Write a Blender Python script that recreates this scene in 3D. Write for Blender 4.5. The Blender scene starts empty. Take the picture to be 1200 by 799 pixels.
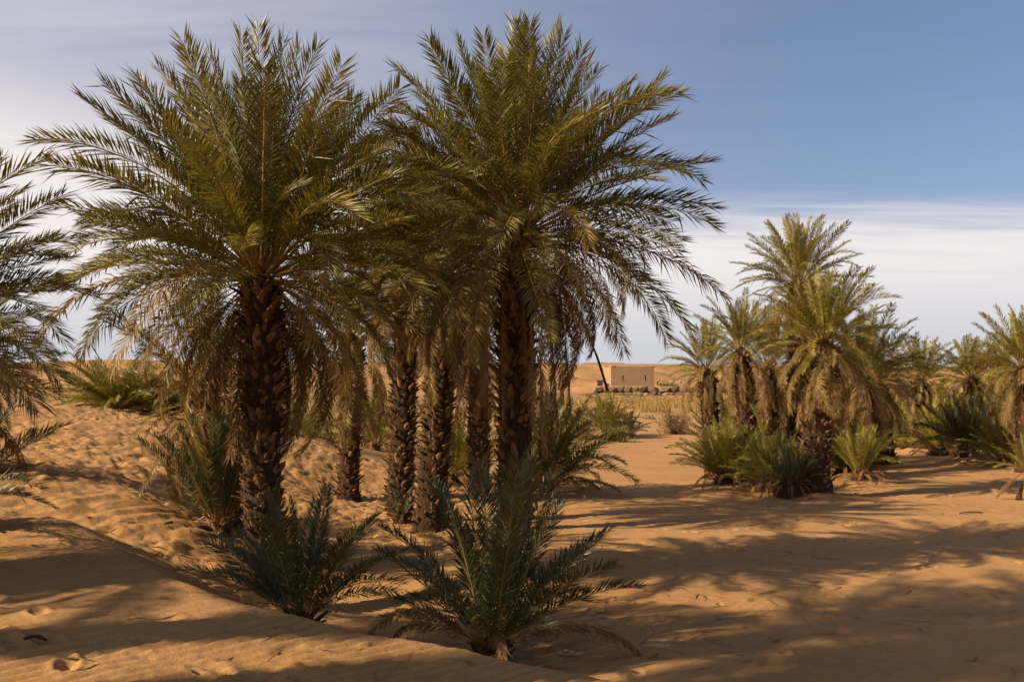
import bpy, bmesh, math, random
import numpy as np
from mathutils import Vector, Matrix

R = math.radians
rnd = random.Random(7)
C = bpy.context.scene.collection
sc = bpy.context.scene
EYE = 2.3
F = 1150.0          # focal length in photograph pixels (1200 wide)
HZ = 462.0          # row of the horizon

# ------------------------------------------------------------------ camera
cam = bpy.data.cameras.new('camera')
cam.sensor_width = 36.0
cam.lens = 36.0 * F / 1200.0
cam.shift_y = (HZ - 399.5) / 1200.0
cam.clip_start = 0.1
cam.clip_end = 9000.0
camo = bpy.data.objects.new('camera', cam)
camo.location = (0, 0, EYE)
camo.rotation_euler = (R(90), 0, 0)
C.objects.link(camo)
sc.camera = camo

# ------------------------------------------------------------------ sun and sky
SUN_EL = R(34)
SUN_AZ = math.atan2(-1.0, -0.44)          # sun stands to the left, a touch behind the camera
sdir = Vector((math.sin(SUN_AZ) * math.cos(SUN_EL), math.cos(SUN_AZ) * math.cos(SUN_EL), math.sin(SUN_EL)))
sun = bpy.data.lights.new('sun', 'SUN')
sun.energy = 5.0
sun.angle = R(0.6)
sun.color = (1.0, 0.81, 0.58)
suno = bpy.data.objects.new('sun', sun)
suno.rotation_euler = sdir.to_track_quat('Z', 'Y').to_euler()
suno.location = (-30, 0, 30)
C.objects.link(suno)

world = bpy.data.worlds.new('World')
sc.world = world
world.use_nodes = True
wn, wl = world.node_tree.nodes, world.node_tree.links
wn.clear()
def N(nodes, typ, **kw):
    n = nodes.new(typ)
    for k, v in kw.items():
        setattr(n, k, v)
    return n
w_out = N(wn, 'ShaderNodeOutputWorld')
w_bg = N(wn, 'ShaderNodeBackground')
w_bg.inputs['Strength'].default_value = 0.065
w_sky = N(wn, 'ShaderNodeTexSky', sky_type='NISHITA')
w_sky.sun_disc = False
w_sky.sun_elevation = SUN_EL
w_sky.sun_rotation = SUN_AZ
w_sky.altitude = 300
w_sky.dust_density = 2.0
w_sky.air_density = 1.0
w_sky.ozone_density = 2.0
w_tc = N(wn, 'ShaderNodeTexCoord')
# thin high cloud: streaky noise on the direction vector projected on a flat layer
w_sep = N(wn, 'ShaderNodeSeparateXYZ')
wl.new(w_tc.outputs['Generated'], w_sep.inputs[0])
def M(nodes, links, op, a, b=None, c=None, clamp=False):
    n = nodes.new('ShaderNodeMath'); n.operation = op; n.use_clamp = clamp
    for i, v in enumerate((a, b, c)):
        if v is None: continue
        if isinstance(v, (int, float)): n.inputs[i].default_value = v
        else: links.new(v, n.inputs[i])
    return n.outputs[0]
zc = M(wn, wl, 'ADD', M(wn, wl, 'MAXIMUM', w_sep.outputs[2], 0.0), 0.09)
px_ = M(wn, wl, 'DIVIDE', w_sep.outputs[0], zc)
py_ = M(wn, wl, 'DIVIDE', w_sep.outputs[1], zc)
w_cmb = N(wn, 'ShaderNodeCombineXYZ')
wl.new(px_, w_cmb.inputs[0]); wl.new(py_, w_cmb.inputs[1])
w_map = N(wn, 'ShaderNodeMapping')
w_map.inputs['Rotation'].default_value = (0, 0, R(28))
w_map.inputs['Location'].default_value = (1.3, 0.4, 0)
w_map.inputs['Scale'].default_value = (0.35, 0.9, 1)
wl.new(w_cmb.outputs[0], w_map.inputs[0])
w_n1 = N(wn, 'ShaderNodeTexNoise')
w_n1.inputs['Scale'].default_value = 0.9
w_n1.inputs['Detail'].default_value = 7
w_n1.inputs['Roughness'].default_value = 0.55
w_n1.inputs['Distortion'].default_value = 0.6
wl.new(w_map.outputs[0], w_n1.inputs['Vector'])
# low bank of cloud above the horizon, its upper edge waved by the noise
elev = w_sep.outputs[2]
n1c = M(wn, wl, 'SUBTRACT', w_n1.outputs[0], 0.5)
w_map2 = N(wn, 'ShaderNodeMapping')
w_map2.inputs['Rotation'].default_value = (0, 0, R(8))
w_map2.inputs['Scale'].default_value = (0.45, 2.6, 1)
wl.new(w_cmb.outputs[0], w_map2.inputs[0])
w_n2 = N(wn, 'ShaderNodeTexNoise')
w_n2.inputs['Scale'].default_value = 1.6
w_n2.inputs['Detail'].default_value = 9
w_n2.inputs['Roughness'].default_value = 0.62
w_n2.inputs['Distortion'].default_value = 0.9
wl.new(w_map2.outputs[0], w_n2.inputs['Vector'])
n2c = M(wn, wl, 'SUBTRACT', w_n2.outputs[0], 0.5)
e2 = M(wn, wl, 'ADD', elev, M(wn, wl, 'ADD', M(wn, wl, 'MULTIPLY', n1c, 0.16), M(wn, wl, 'MULTIPLY', n2c, 0.09)))
e2 = M(wn, wl, 'ADD', e2, M(wn, wl, 'MULTIPLY', w_sep.outputs[0], 0.10))
w_r1 = N(wn, 'ShaderNodeMapRange', interpolation_type='SMOOTHERSTEP')
w_r1.inputs['From Min'].default_value = 0.275
w_r1.inputs['From Max'].default_value = 0.150
w_r1.inputs['To Min'].default_value = 0.0
w_r1.inputs['To Max'].default_value = 0.9
wl.new(e2, w_r1.inputs['Value'])
# veil: denser toward the sun's side (left)
w_r2 = N(wn, 'ShaderNodeMapRange', interpolation_type='SMOOTHSTEP')
w_r2.inputs['From Min'].default_value = 0.35
w_r2.inputs['From Max'].default_value = -0.55
w_r2.inputs['To Min'].default_value = 0.10
w_r2.inputs['To Max'].default_value = 0.95
wl.new(w_sep.outputs[0], w_r2.inputs['Value'])
veil = M(wn, wl, 'MULTIPLY', w_r2.outputs[0], M(wn, wl, 'ADD', 0.25, M(wn, wl, 'ADD', M(wn, wl, 'MULTIPLY', w_n1.outputs[0], 1.5), M(wn, wl, 'MULTIPLY', n2c, 0.9))), clamp=True)
cmask = M(wn, wl, 'MAXIMUM', w_r1.outputs[0], veil, clamp=True)
w_cc = N(wn, 'ShaderNodeMix', data_type='RGBA')
w_cc.inputs['A'].default_value = (4.8, 4.75, 5.5, 1)      # high thin cloud
w_low = N(wn, 'ShaderNodeMapRange', interpolation_type='SMOOTHSTEP')
w_low.inputs['From Min'].default_value = 0.03
w_low.inputs['From Max'].default_value = 0.15
wl.new(elev, w_low.inputs['Value'])
w_lc = N(wn, 'ShaderNodeMix', data_type='RGBA')
w_lc.inputs['A'].default_value = (5.7, 5.75, 6.2, 1)      # pale blue air over the horizon
w_lc.inputs['B'].default_value = (8.7, 7.9, 7.6, 1)      # low bright bank
wl.new(w_low.outputs[0], w_lc.inputs['Factor'])
wl.new(w_lc.outputs['Result'], w_cc.inputs['B'])
wl.new(w_r1.outputs[0], w_cc.inputs['Factor'])
w_mix = N(wn, 'ShaderNodeMix', data_type='RGBA')
wl.new(cmask, w_mix.inputs['Factor'])
w_tint = N(wn, 'ShaderNodeMix', data_type='RGBA', blend_type='MULTIPLY')
w_tint.inputs['Factor'].default_value = 1.0
w_tint.inputs['B'].default_value = (0.88, 0.87, 0.96, 1)
wl.new(w_sky.outputs[0], w_tint.inputs['A'])
wl.new(w_tint.outputs['Result'], w_mix.inputs['A'])
wl.new(w_cc.outputs['Result'], w_mix.inputs['B'])
wl.new(w_mix.outputs['Result'], w_bg.inputs['Color'])
wl.new(w_bg.outputs[0], w_out.inputs['Surface'])

sc.view_settings.view_transform = 'Standard'
sc.view_settings.look = 'None'
sc.view_settings.gamma = 1.0
sc.view_settings.use_curve_mapping = False
sc.view_settings.exposure = 0.85
try:
    sc.cycles.max_bounces = 6
    sc.cycles.diffuse_bounces = 3
    sc.cycles.transmission_bounces = 3
    sc.cycles.transparent_max_bounces = 6
except Exception:
    pass

# ------------------------------------------------------------------ numeric helpers
def hash2(ix, iy, seed):
    n = (ix.astype(np.int64) * 374761393 + iy.astype(np.int64) * 668265263 + seed * 1442695041) & 0xFFFFFFFF
    n = ((n ^ (n >> 13)) * 1274126177) & 0xFFFFFFFF
    n = (n ^ (n >> 16)) & 0xFFFFFF
    return n / float(0xFFFFFF)
def vnoise(x, y, seed=0):
    ix, iy = np.floor(x), np.floor(y)
    fx, fy = x - ix, y - iy
    fx = fx * fx * fx * (fx * (fx * 6 - 15) + 10); fy = fy * fy * fy * (fy * (fy * 6 - 15) + 10)
    a = hash2(ix, iy, seed); b = hash2(ix + 1, iy, seed); c = hash2(ix, iy + 1, seed); d = hash2(ix + 1, iy + 1, seed)
    return (a * (1 - fx) + b * fx) * (1 - fy) + (c * (1 - fx) + d * fx) * fy * 1.0
def fbm(x, y, seed=0, octv=4):
    s = 0; amp = 0.5; tot = 0
    for o in range(octv):
        s = s + amp * vnoise(x * 2 ** o + 17.3 * o, y * 2 ** o - 9.1 * o, seed + o)
        tot += amp; amp *= 0.5
    return s / tot
def sstep(a, b, x):
    t = np.clip((x - a) / (b - a), 0, 1)
    return t * t * (3 - 2 * t)

# ------------------------------------------------------------------ terrain
def P(px, Y, z=None, py=None):
    """ground point: column px of the photograph at depth Y; z given or read from row py"""
    if z is None:
        z = EYE - (py - HZ) * Y / F
    return ((px - 600) / F * Y, Y, z)
ctrl = [
    P(0, 11.3, z=0.82), P(-150, 11, z=0.9), P(0, 13, py=562), P(0, 17, py=520), P(0, 22, py=484), P(-200, 20, z=1.7), P(-400, 14, z=1.3),
    P(100, 24, py=480), P(230, 24, py=499), P(100, 13.5, py=565), P(157, 12.5, py=592), P(225, 12, py=622), P(262, 11, py=668),
    P(150, 10.3, z=0.36), P(60, 11.0, z=0.66), P(220, 9.6, z=0.1), P(300, 9.3, z=-0.05),
    P(160, 17, py=540), P(230, 17, py=556), P(280, 15, py=612), P(340, 22.5, py=524), P(340, 19, py=574), P(400, 23.5, py=535), P(400, 21, py=579),
    P(460, 24.5, py=546), P(450, 21, py=583), P(330, 16, py=605), P(310, 11, z=0.0), P(350, 12, z=-0.05), P(420, 14, z=0.0),
    P(520, 26, z=0.12), P(470, 17.7, z=0.02), P(560, 21.5, z=0.0), P(640, 27, z=0.0), P(500, 12, z=-0.08), P(580, 9.0, z=-0.12), P(700, 9.5, z=-0.02),
    P(600, 15, z=0.0), P(760, 12, z=0.03), P(900, 9, z=0.0), P(1100, 9, z=0.05), P(1250, 9, z=0.1), P(1250, 14, z=0.1), P(1000, 15, z=0.04),
    P(800, 19, z=0.0), P(950, 21.5, z=0.0), P(1150, 22, z=0.05), P(1300, 25, z=0.2), P(700, 35, z=0.0), P(1000, 35, z=0.1), P(1250, 38, z=0.3),
    P(720, 50, z=0.0), P(500, 40, z=0.4), P(300, 32, z=1.2), P(100, 32, z=1.7), P(-200, 35, z=2.2), P(1000, 55, z=0.5), P(1300, 60, z=0.8),
    P(740, 58, py=503), P(740, 70, py=489), P(780, 85, py=474), P(740, 100, py=466), P(740, 106, py=463.5), P(500, 70, z=1.4), P(200, 60, z=2.2), P(-200, 70, z=2.6),
    P(1100, 90, z=1.9), P(500, 108, z=3.0), P(200, 110, z=3.3), P(-300, 120, z=3.4), P(1100, 120, z=3.0), P(1500, 120, z=3.0),
    (0, 2, 0.3), (-5, 0, 0.3), (6, 0, 0.0), (8, 5, 0.0), (0, -15, 0), (-15, -15, 0.5), (20, -15, 0), (40, 10, 0.2), (-40, 10, 1.3), (-60, 60, 2.5), (80, 60, 0.8), (0, -60, 0), (60, -60, 0), (-60, -60, 0),
]
ctrl = np.array(ctrl)
cs = 10.0
cx, cy = ctrl[:, 0] / cs, ctrl[:, 1] / cs
def tps_k(r2):
    return 0.5 * r2 * np.log(r2 + 1e-9)
n_c = len(ctrl)
K = tps_k((cx[:, None] - cx[None]) ** 2 + (cy[:, None] - cy[None]) ** 2) + np.eye(n_c) * 0.0015
Pm = np.stack([np.ones(n_c), cx, cy], 1)
A_ = np.zeros((n_c + 3, n_c + 3)); A_[:n_c, :n_c] = K; A_[:n_c, n_c:] = Pm; A_[n_c:, :n_c] = Pm.T
W_ = np.linalg.solve(A_, np.concatenate([ctrl[:, 2], np.zeros(3)]))
def base_z(x, y):
    x = np.clip(x, -90, 110); y = np.clip(y, -60, 125)
    z = W_[n_c] + W_[n_c + 1] * x / cs + W_[n_c + 2] * y / cs
    for i in range(n_c):
        z = z + W_[i] * tps_k((x / cs - cx[i]) ** 2 + (y / cs - cy[i]) ** 2)
    return z
crest = [(-26, 19, 1.5), (-12, 13.6, 1.25), P(-60, 10.9, z=1.12), P(0, 10.5, z=1.10), P(69, 10.2, z=1.0), P(138, 9.0, z=.85), P(200, 8.2, z=.75), P(284, 7.8, z=.62), P(400, 7.45, z=.5),
         P(500, 7.33, z=.42), P(560, 7.17, z=.38), P(640, 6.98, z=.32), P(700, 6.9, z=.28), P(800, 6.5, z=.2), (2.4, 5.6, 0.1), (5.0, 4.0, -0.1), (9, 1, -0.3)]
crest = np.array(crest)
def dune_z(x, y):
    best = np.full(x.shape, 1e9); zz = np.zeros(x.shape); side = np.zeros(x.shape)
    for i in range(len(crest) - 1):
        a, b = crest[i], crest[i + 1]
        dx, dy = b[0] - a[0], b[1] - a[1]
        L2 = dx * dx + dy * dy
        t = np.clip(((x - a[0]) * dx + (y - a[1]) * dy) / L2, 0, 1)
        qx, qy = a[0] + t * dx - x, a[1] + t * dy - y
        d2 = qx * qx + qy * qy
        m = d2 < best
        best = np.where(m, d2, best)
        zz = np.where(m, a[2] + t * (b[2] - a[2]), zz)
        side = np.where(m, np.sign(dx * (y - a[1]) - dy * (x - a[0])), side)   # + beyond the crest
    d = np.sqrt(best) * side
    near = zz + 0.052 * np.minimum(d, 0) - 0.004 * np.minimum(d, 0) ** 2 * (d < 0)
    near = np.where(d < -5, zz - 0.052 * 5 - 0.1 - 0.08 * (-d - 5), near)
    far = zz - 0.46 * np.sqrt(d * d + 0.02) * (d > 0)
    soft = np.where(d > 0, zz - 0.55 * (np.sqrt(d * d + 0.006) - 0.077), near)
    return soft, d
def smax(a, b, k=0.12):
    h = np.clip(0.5 + 0.5 * (a - b) / k, 0, 1)
    return b * (1 - h) + a * h + k * h * (1 - h)
drnd = np.random.RandomState(3)
# footprints on the near dune and the plain: (x, y, angle, depth, size)
prints = []
def walk(x, y, ang, n, step=0.62, dep=0.027, s=.9):
    for k in range(n):
        off = 0.11 * (1 if k % 2 else -1)
        prints.append((x - off * math.sin(ang) + drnd.uniform(-.04, .04), y + off * math.cos(ang) + drnd.uniform(-.04, .04), ang + drnd.uniform(-.2, .2), dep * drnd.uniform(.6, 1.2), s * drnd.uniform(.85, 1.15)))
        x += step * math.cos(ang); y += step * math.sin(ang); ang += drnd.uniform(-.12, .12)
walk(-3.4, 5.7, 0.15, 9); walk(-3.2, 6.9, -0.2, 7); walk(-1.9, 6.6, -0.35, 6, 0.5); walk(-2.6, 5.4, 0.9, 5); walk(-3.9, 7.6, -0.9, 5, .5)
walk(0.9, 8.2, 1.1, 16, dep=.02); walk(3.2, 7.6, 1.5, 20, dep=.018); walk(6, 9, 2.6, 16, dep=.018); walk(2, 14, 0.3, 18, dep=.02); walk(-2, 13.4, .2, 10, dep=.02)
for _ in range(36):
    prints.append((drnd.uniform(-4.2, 0.8), drnd.uniform(5.2, 7.4), drnd.uniform(-1, 1), drnd.uniform(.004, .016), drnd.uniform(.4, 1.1)))
for _ in range(330):
    prints.append((drnd.uniform(0.5, 12), drnd.uniform(7.5, 24), drnd.uniform(-3, 3), drnd.uniform(.008, .028), drnd.uniform(.5, 1.3)))
def terrain(x, y, fine=True):
    x = np.asarray(x, float); y = np.asarray(y, float)
    b = base_z(x, y)
    far_r = np.hypot(x, y)
    dn, d = dune_z(x, y)
    fade = sstep(40, 28, far_r)
    z = smax(b, dn * fade + (-5) * (1 - fade), 0.06)
    # far hills closing the view
    wx = fbm(x / 90 + 3.1, y / 90, 21, 4)
    hill = (3.2 + 7.6 * sstep(150, 265, y + 24 * (wx - .5)) + 1.9 * (fbm(x / 55, y / 70, 31, 5) - 0.5) * sstep(120, 260, y)
            - 1.6 * np.exp(-((x - 150) / 120) ** 2) * sstep(120, 260, y) + 1.5 * (fbm(x / 14, y / 12, 77, 4) - .5) * sstep(120, 180, y) - 1.6 * np.clip(np.abs(fbm(x / 30, y / 16, 78, 4) - .5) * -9 + 1, 0, 1) * sstep(125, 170, y))
    t = sstep(108, 150, far_r) * sstep(-20, 60, y)
    z = z * (1 - t) + hill * t
    back = sstep(100, 220, far_r) * sstep(60, -60, y)
    z = z * (1 - back) + back * 2.0 * (fbm(x / 80, y / 80, 5, 3))
    out = sstep(420, 900, far_r)
    z = z * (1 - out) + (-2.0) * out
    z = z + 0.10 * (fbm(x / 3.1, y / 2.6, 41, 3) - 0.5) * sstep(60, 30, far_r) + .5 * (fbm(x / 22, y / 17, 44, 3) - .5) * sstep(40, 90, far_r)
    for (mx_, my_, mh, mr) in ((6.58, 21.5, .22, .9), (7.9, 26, .2, .9), (8.7, 24.5, .12, .7), (5.2, 24, .15, 1.0), (-2.75, 11, .10, .6), (0.02, 12, .12, .7), (-.18, 8.75, .06, .5), (-1.93, 8.95, .05, .4), (-2.02, 17.6, .1, .6), (-1.37, 16.2, .1, .6), (14.5, 31, .2, 1.3), (15, 36, .2, 1)):
        z = z + mh * np.exp(-((x - mx_) ** 2 + (y - my_) ** 2) / (mr * mr)) * (1 + .5 * (fbm(x / .3, y / .3, 66, 2) - .5))
    if not fine:
        return z
    nearf = sstep(46, 20, far_r)
    # trampled, lumpy sand on the slope at the left and between the trunks
    wv = fbm(x / 1.7, y / 1.7, 63, 2)
    rough = (sstep(-2.2, -4.2, x + 0.10 * (y - 13)) * sstep(11.6, 13.4, y + 2.6 * (wv - .5) + .35 * (x + 6) * (x < -5)) * sstep(32, 24, y))
    rough2 = sstep(-5.2, -3.6, x) * sstep(0.3, -1.2, x - .02 * y) * sstep(14.5, 16.5, y + 2 * (wv - .5)) * sstep(27, 23, y)
    strip = np.exp(-((d - 1.35 - .5 * (wv - .5)) / 0.45) ** 2) * sstep(-0.6, -2.0, x) * sstep(-7.5, -5.5, x) * .8
    rz = np.clip(rough + rough2 + strip, 0, 1) * (d > 0)
    xr, yr = x * .80 + y * .60, -x * .60 + y * .80
    a1 = fbm(xr / 0.40 + 2.2 * wv, yr / 0.19, 51, 3)
    a2 = fbm(x / 0.17, y / 0.2 + 4, 57, 2)
    lump = 0.125 * (np.abs(a1 - 0.5) * 2.2) ** 0.9 + 0.055 * (a2 - .5) + .05 * (fbm(x / .9, y / .8, 52, 2) - .5)
    z = z + rz * (lump - 0.03)
    # wind ripples
    w1 = fbm(x / 0.9, y / 0.9, 71, 3); w2 = fbm(x / 3.0 + 9, y / 3.0, 72, 2)
    ph = (x * 0.70 - y * 0.71) * 2 * math.pi / 0.11 + 8.0 * w1 + 10.0 * w2
    rip = np.sin(ph) + 0.35 * np.sin(2 * ph + 0.8)
    rm = np.clip(2.6 * (fbm(x / 1.3 + 5, y / 1.1, 81, 2) - 0.30), 0.18, 1) * sstep(14, 9, far_r)
    z = z + 0.0125 * rip * rm * (1 - rz) * np.where(d > 0, .5, 1.0)
    ph2 = (x * 0.90 - y * 0.40) * 2 * math.pi / 0.30 + 8.0 * fbm(x / 2.1, y / 2.1, 91, 3)
    m2 = sstep(-1.0, -4.0, x) * sstep(0.2, 1.0, d) * sstep(5.0, 3.0, d) * (1 - rz)
    z = z + 0.022 * np.sin(ph2) * m2 + 0.007 * np.sin(ph2 * 2.3 + 5 * wv) * m2
    # small lumps everywhere near
    z = z + 0.045 * (fbm(x / 0.55, y / 0.45, 95, 3) - .5) * nearf * (1 - .5 * rz)
    z = z + 0.020 * (fbm(x / 0.13, y / 0.11, 97, 2) - .5) * sstep(30, 14, far_r) * sstep(.35, .7, fbm(x / 1.9, y / 1.5, 98, 2) + .0)
    return z
def ground_z(x, y):
    return float(terrain(np.array([x]), np.array([y]), False)[0])

# ------------------------------------------------------------------ materials
def new_mat(name):
    m = bpy.data.materials.new(name); m.use_nodes = True
    nt = m.node_tree
    for n in list(nt.nodes):
        if n.type != 'OUTPUT_MATERIAL': nt.nodes.remove(n)
    out = [n for n in nt.nodes if n.type == 'OUTPUT_MATERIAL'][0]
    return m, nt.nodes, nt.links, out
def ramp(nodes, stops):
    r = nodes.new('ShaderNodeValToRGB')
    el = r.color_ramp.elements
    while len(el) < len(stops): el.new(0.5)
    for e, (p, c) in zip(el, stops):
        e.position = p; e.color = (*c, 1)
    return r
def sand_mat():
    m, n, l, out = new_mat('sand')
    b = n.new('ShaderNodeBsdfPrincipled'); b.inputs['Roughness'].default_value = 0.9
    b.inputs['Specular IOR Level'].default_value = 0.15
    g = n.new('ShaderNodeNewGeometry')
    n1 = n.new('ShaderNodeTexNoise'); n1.inputs['Scale'].default_value = 0.35; n1.inputs['Detail'].default_value = 6
    n2 = n.new('ShaderNodeTexNoise'); n2.inputs['Scale'].default_value = 5.0; n2.inputs['Detail'].default_value = 8; n2.inputs['Roughness'].default_value = .7
    n3 = n.new('ShaderNodeTexNoise'); n3.inputs['Scale'].default_value = 130.0; n3.inputs['Detail'].default_value = 3
    for x in (n1, n2, n3): l.new(g.outputs['Position'], x.inputs['Vector'])
    r = ramp(n, [(0.3, (0.272, 0.142, 0.051)), (0.7, (0.378, 0.216, 0.090))])
    mm = M(n, l, 'ADD', M(n, l, 'MULTIPLY', n1.outputs[0], .6), M(n, l, 'MULTIPLY', n2.outputs[0], .4))
    l.new(mm, r.inputs[0])
    mx = n.new('ShaderNodeMix'); mx.data_type = 'RGBA'; mx.blend_type = 'MULTIPLY'; mx.inputs['Factor'].default_value = 1
    r3 = ramp(n, [(0.28, (0.66, 0.62, 0.58)), (0.5, (.98, .98, .98)), (0.72, (1.14, 1.14, 1.14))])
    l.new(n3.outputs[0], r3.inputs[0])
    l.new(r.outputs[0], mx.inputs['A']); l.new(r3.outputs[0], mx.inputs['B'])
    l.new(mx.outputs['Result'], b.inputs['Base Color'])
    # stony, browner ground on the rise toward the building
    sp = n.new('ShaderNodeSeparateXYZ'); l.new(g.outputs['Position'], sp.inputs[0])
    n4 = n.new('ShaderNodeTexNoise'); n4.inputs['Scale'].default_value = .16; n4.inputs['Detail'].default_value = 9; n4.inputs['Roughness'].default_value = .68
    l.new(g.outputs['Position'], n4.inputs['Vector'])
    mr = n.new('ShaderNodeMapRange'); mr.inputs['From Min'].default_value = 60; mr.inputs['From Max'].default_value = 90; l.new(sp.outputs[1], mr.inputs['Value'])
    m4 = n.new('ShaderNodeMapRange'); m4.interpolation_type = 'SMOOTHSTEP'; m4.inputs['From Min'].default_value = .46; m4.inputs['From Max'].default_value = .62; l.new(n4.outputs[0], m4.inputs['Value'])
    mf = M(n, l, 'MULTIPLY', M(n, l, 'MULTIPLY', mr.outputs[0], m4.outputs[0]), .75)
    m5 = n.new('ShaderNodeMix'); m5.data_type = 'RGBA'; l.new(mf, m5.inputs['Factor']); l.new(mx.outputs['Result'], m5.inputs['A']); m5.inputs['B'].default_value = (.19, .115, .064, 1)
    l.new(m5.outputs['Result'], b.inputs['Base Color'])
    bp = n.new('ShaderNodeBump'); bp.inputs['Strength'].default_value = 0.9; bp.inputs['Distance'].default_value = 0.02
    nb = n.new('ShaderNodeTexNoise'); nb.inputs['Scale'].default_value = 16; nb.inputs['Detail'].default_value = 9; nb.inputs['Roughness'].default_value = .72
    l.new(g.outputs['Position'], nb.inputs['Vector'])
    l.new(nb.outputs[0], bp.inputs['Height'])
    l.new(bp.outputs[0], b.inputs['Normal'])
    l.new(b.outputs[0], out.inputs[0])
    return m
def leaf_mat(name, dark, mid, light, trans=0.22, rough=0.42, spec=0.5, tint=(1.0, .95, .5)):
    m, n, l, out = new_mat(name)
    b = n.new('ShaderNodeBsdfPrincipled'); b.inputs['Roughness'].default_value = rough
    b.inputs['Specular IOR Level'].default_value = spec
    oi = n.new('ShaderNodeObjectInfo')
    tc = n.new('ShaderNodeTexCoord')
    nz = n.new('ShaderNodeTexNoise'); nz.inputs['Scale'].default_value = 9; nz.inputs['Detail'].default_value = 4
    l.new(tc.outputs['Object'], nz.inputs['Vector'])
    ge = n.new('ShaderNodeNewGeometry')
    f = M(n, l, 'ADD', M(n, l, 'ADD', M(n, l, 'MULTIPLY', oi.outputs['Random'], 0.50), M(n, l, 'MULTIPLY', ge.outputs['Random Per Island'], 0.28)), M(n, l, 'MULTIPLY', M(n, l, 'SUBTRACT', nz.outputs[0], .32), 0.9), clamp=True)
    r = ramp(n, [(0.0, dark), (0.5, mid), (1.0, light)])
    l.new(f, r.inputs[0])
    l.new(r.outputs[0], b.inputs['Base Color'])
    t = n.new('ShaderNodeBsdfTranslucent')
    mt = n.new('ShaderNodeMix'); mt.data_type = 'RGBA'; mt.blend_type = 'MULTIPLY'; mt.inputs['Factor'].default_value = 1
    mt.inputs['B'].default_value = (*tint, 1)
    l.new(r.outputs[0], mt.inputs['A']); l.new(mt.outputs['Result'], t.inputs['Color'])
    ms = n.new('ShaderNodeMixShader'); ms.inputs[0].default_value = trans
    l.new(b.outputs[0], ms.inputs[1]); l.new(t.outputs[0], ms.inputs[2])
    l.new(ms.outputs[0], out.inputs[0])
    return m
def rough_mat(name, c0, c1, scale=12.0, bump=0.5, dist=0.02, rough=0.9, stretch=(1, 1, 1), objrand=0.0):
    m, n, l, out = new_mat(name)
    b = n.new('ShaderNodeBsdfPrincipled'); b.inputs['Roughness'].default_value = rough
    b.inputs['Specular IOR Level'].default_value = 0.25
    tc = n.new('ShaderNodeTexCoord'); mp = n.new('ShaderNodeMapping'); mp.inputs['Scale'].default_value = stretch
    l.new(tc.outputs['Object'], mp.inputs[0])
    nz = n.new('ShaderNodeTexNoise'); nz.inputs['Scale'].default_value = scale; nz.inputs['Detail'].default_value = 8; nz.inputs['Roughness'].default_value = .65
    l.new(mp.outputs[0], nz.inputs['Vector'])
    f = nz.outputs[0]
    if objrand:
        oi = n.new('ShaderNodeObjectInfo')
        ge = n.new('ShaderNodeNewGeometry')
        rr = M(n, l, 'FRACT', M(n, l, 'ADD', oi.outputs['Random'], ge.outputs['Random Per Island']))
        f = M(n, l, 'ADD', M(n, l, 'MULTIPLY', rr, objrand), M(n, l, 'MULTIPLY', f, 1 - objrand))
    r = ramp(n, [(0.3, c0), (0.72, c1)])
    l.new(f, r.inputs[0]); l.new(r.outputs[0], b.inputs['Base Color'])
    bp = n.new('ShaderNodeBump'); bp.inputs['Strength'].default_value = bump; bp.inputs['Distance'].default_value = dist
    l.new(nz.outputs[0], bp.inputs['Height']); l.new(bp.outputs[0], b.inputs['Normal'])
    l.new(b.outputs[0], out.inputs[0])
    return m
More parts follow.
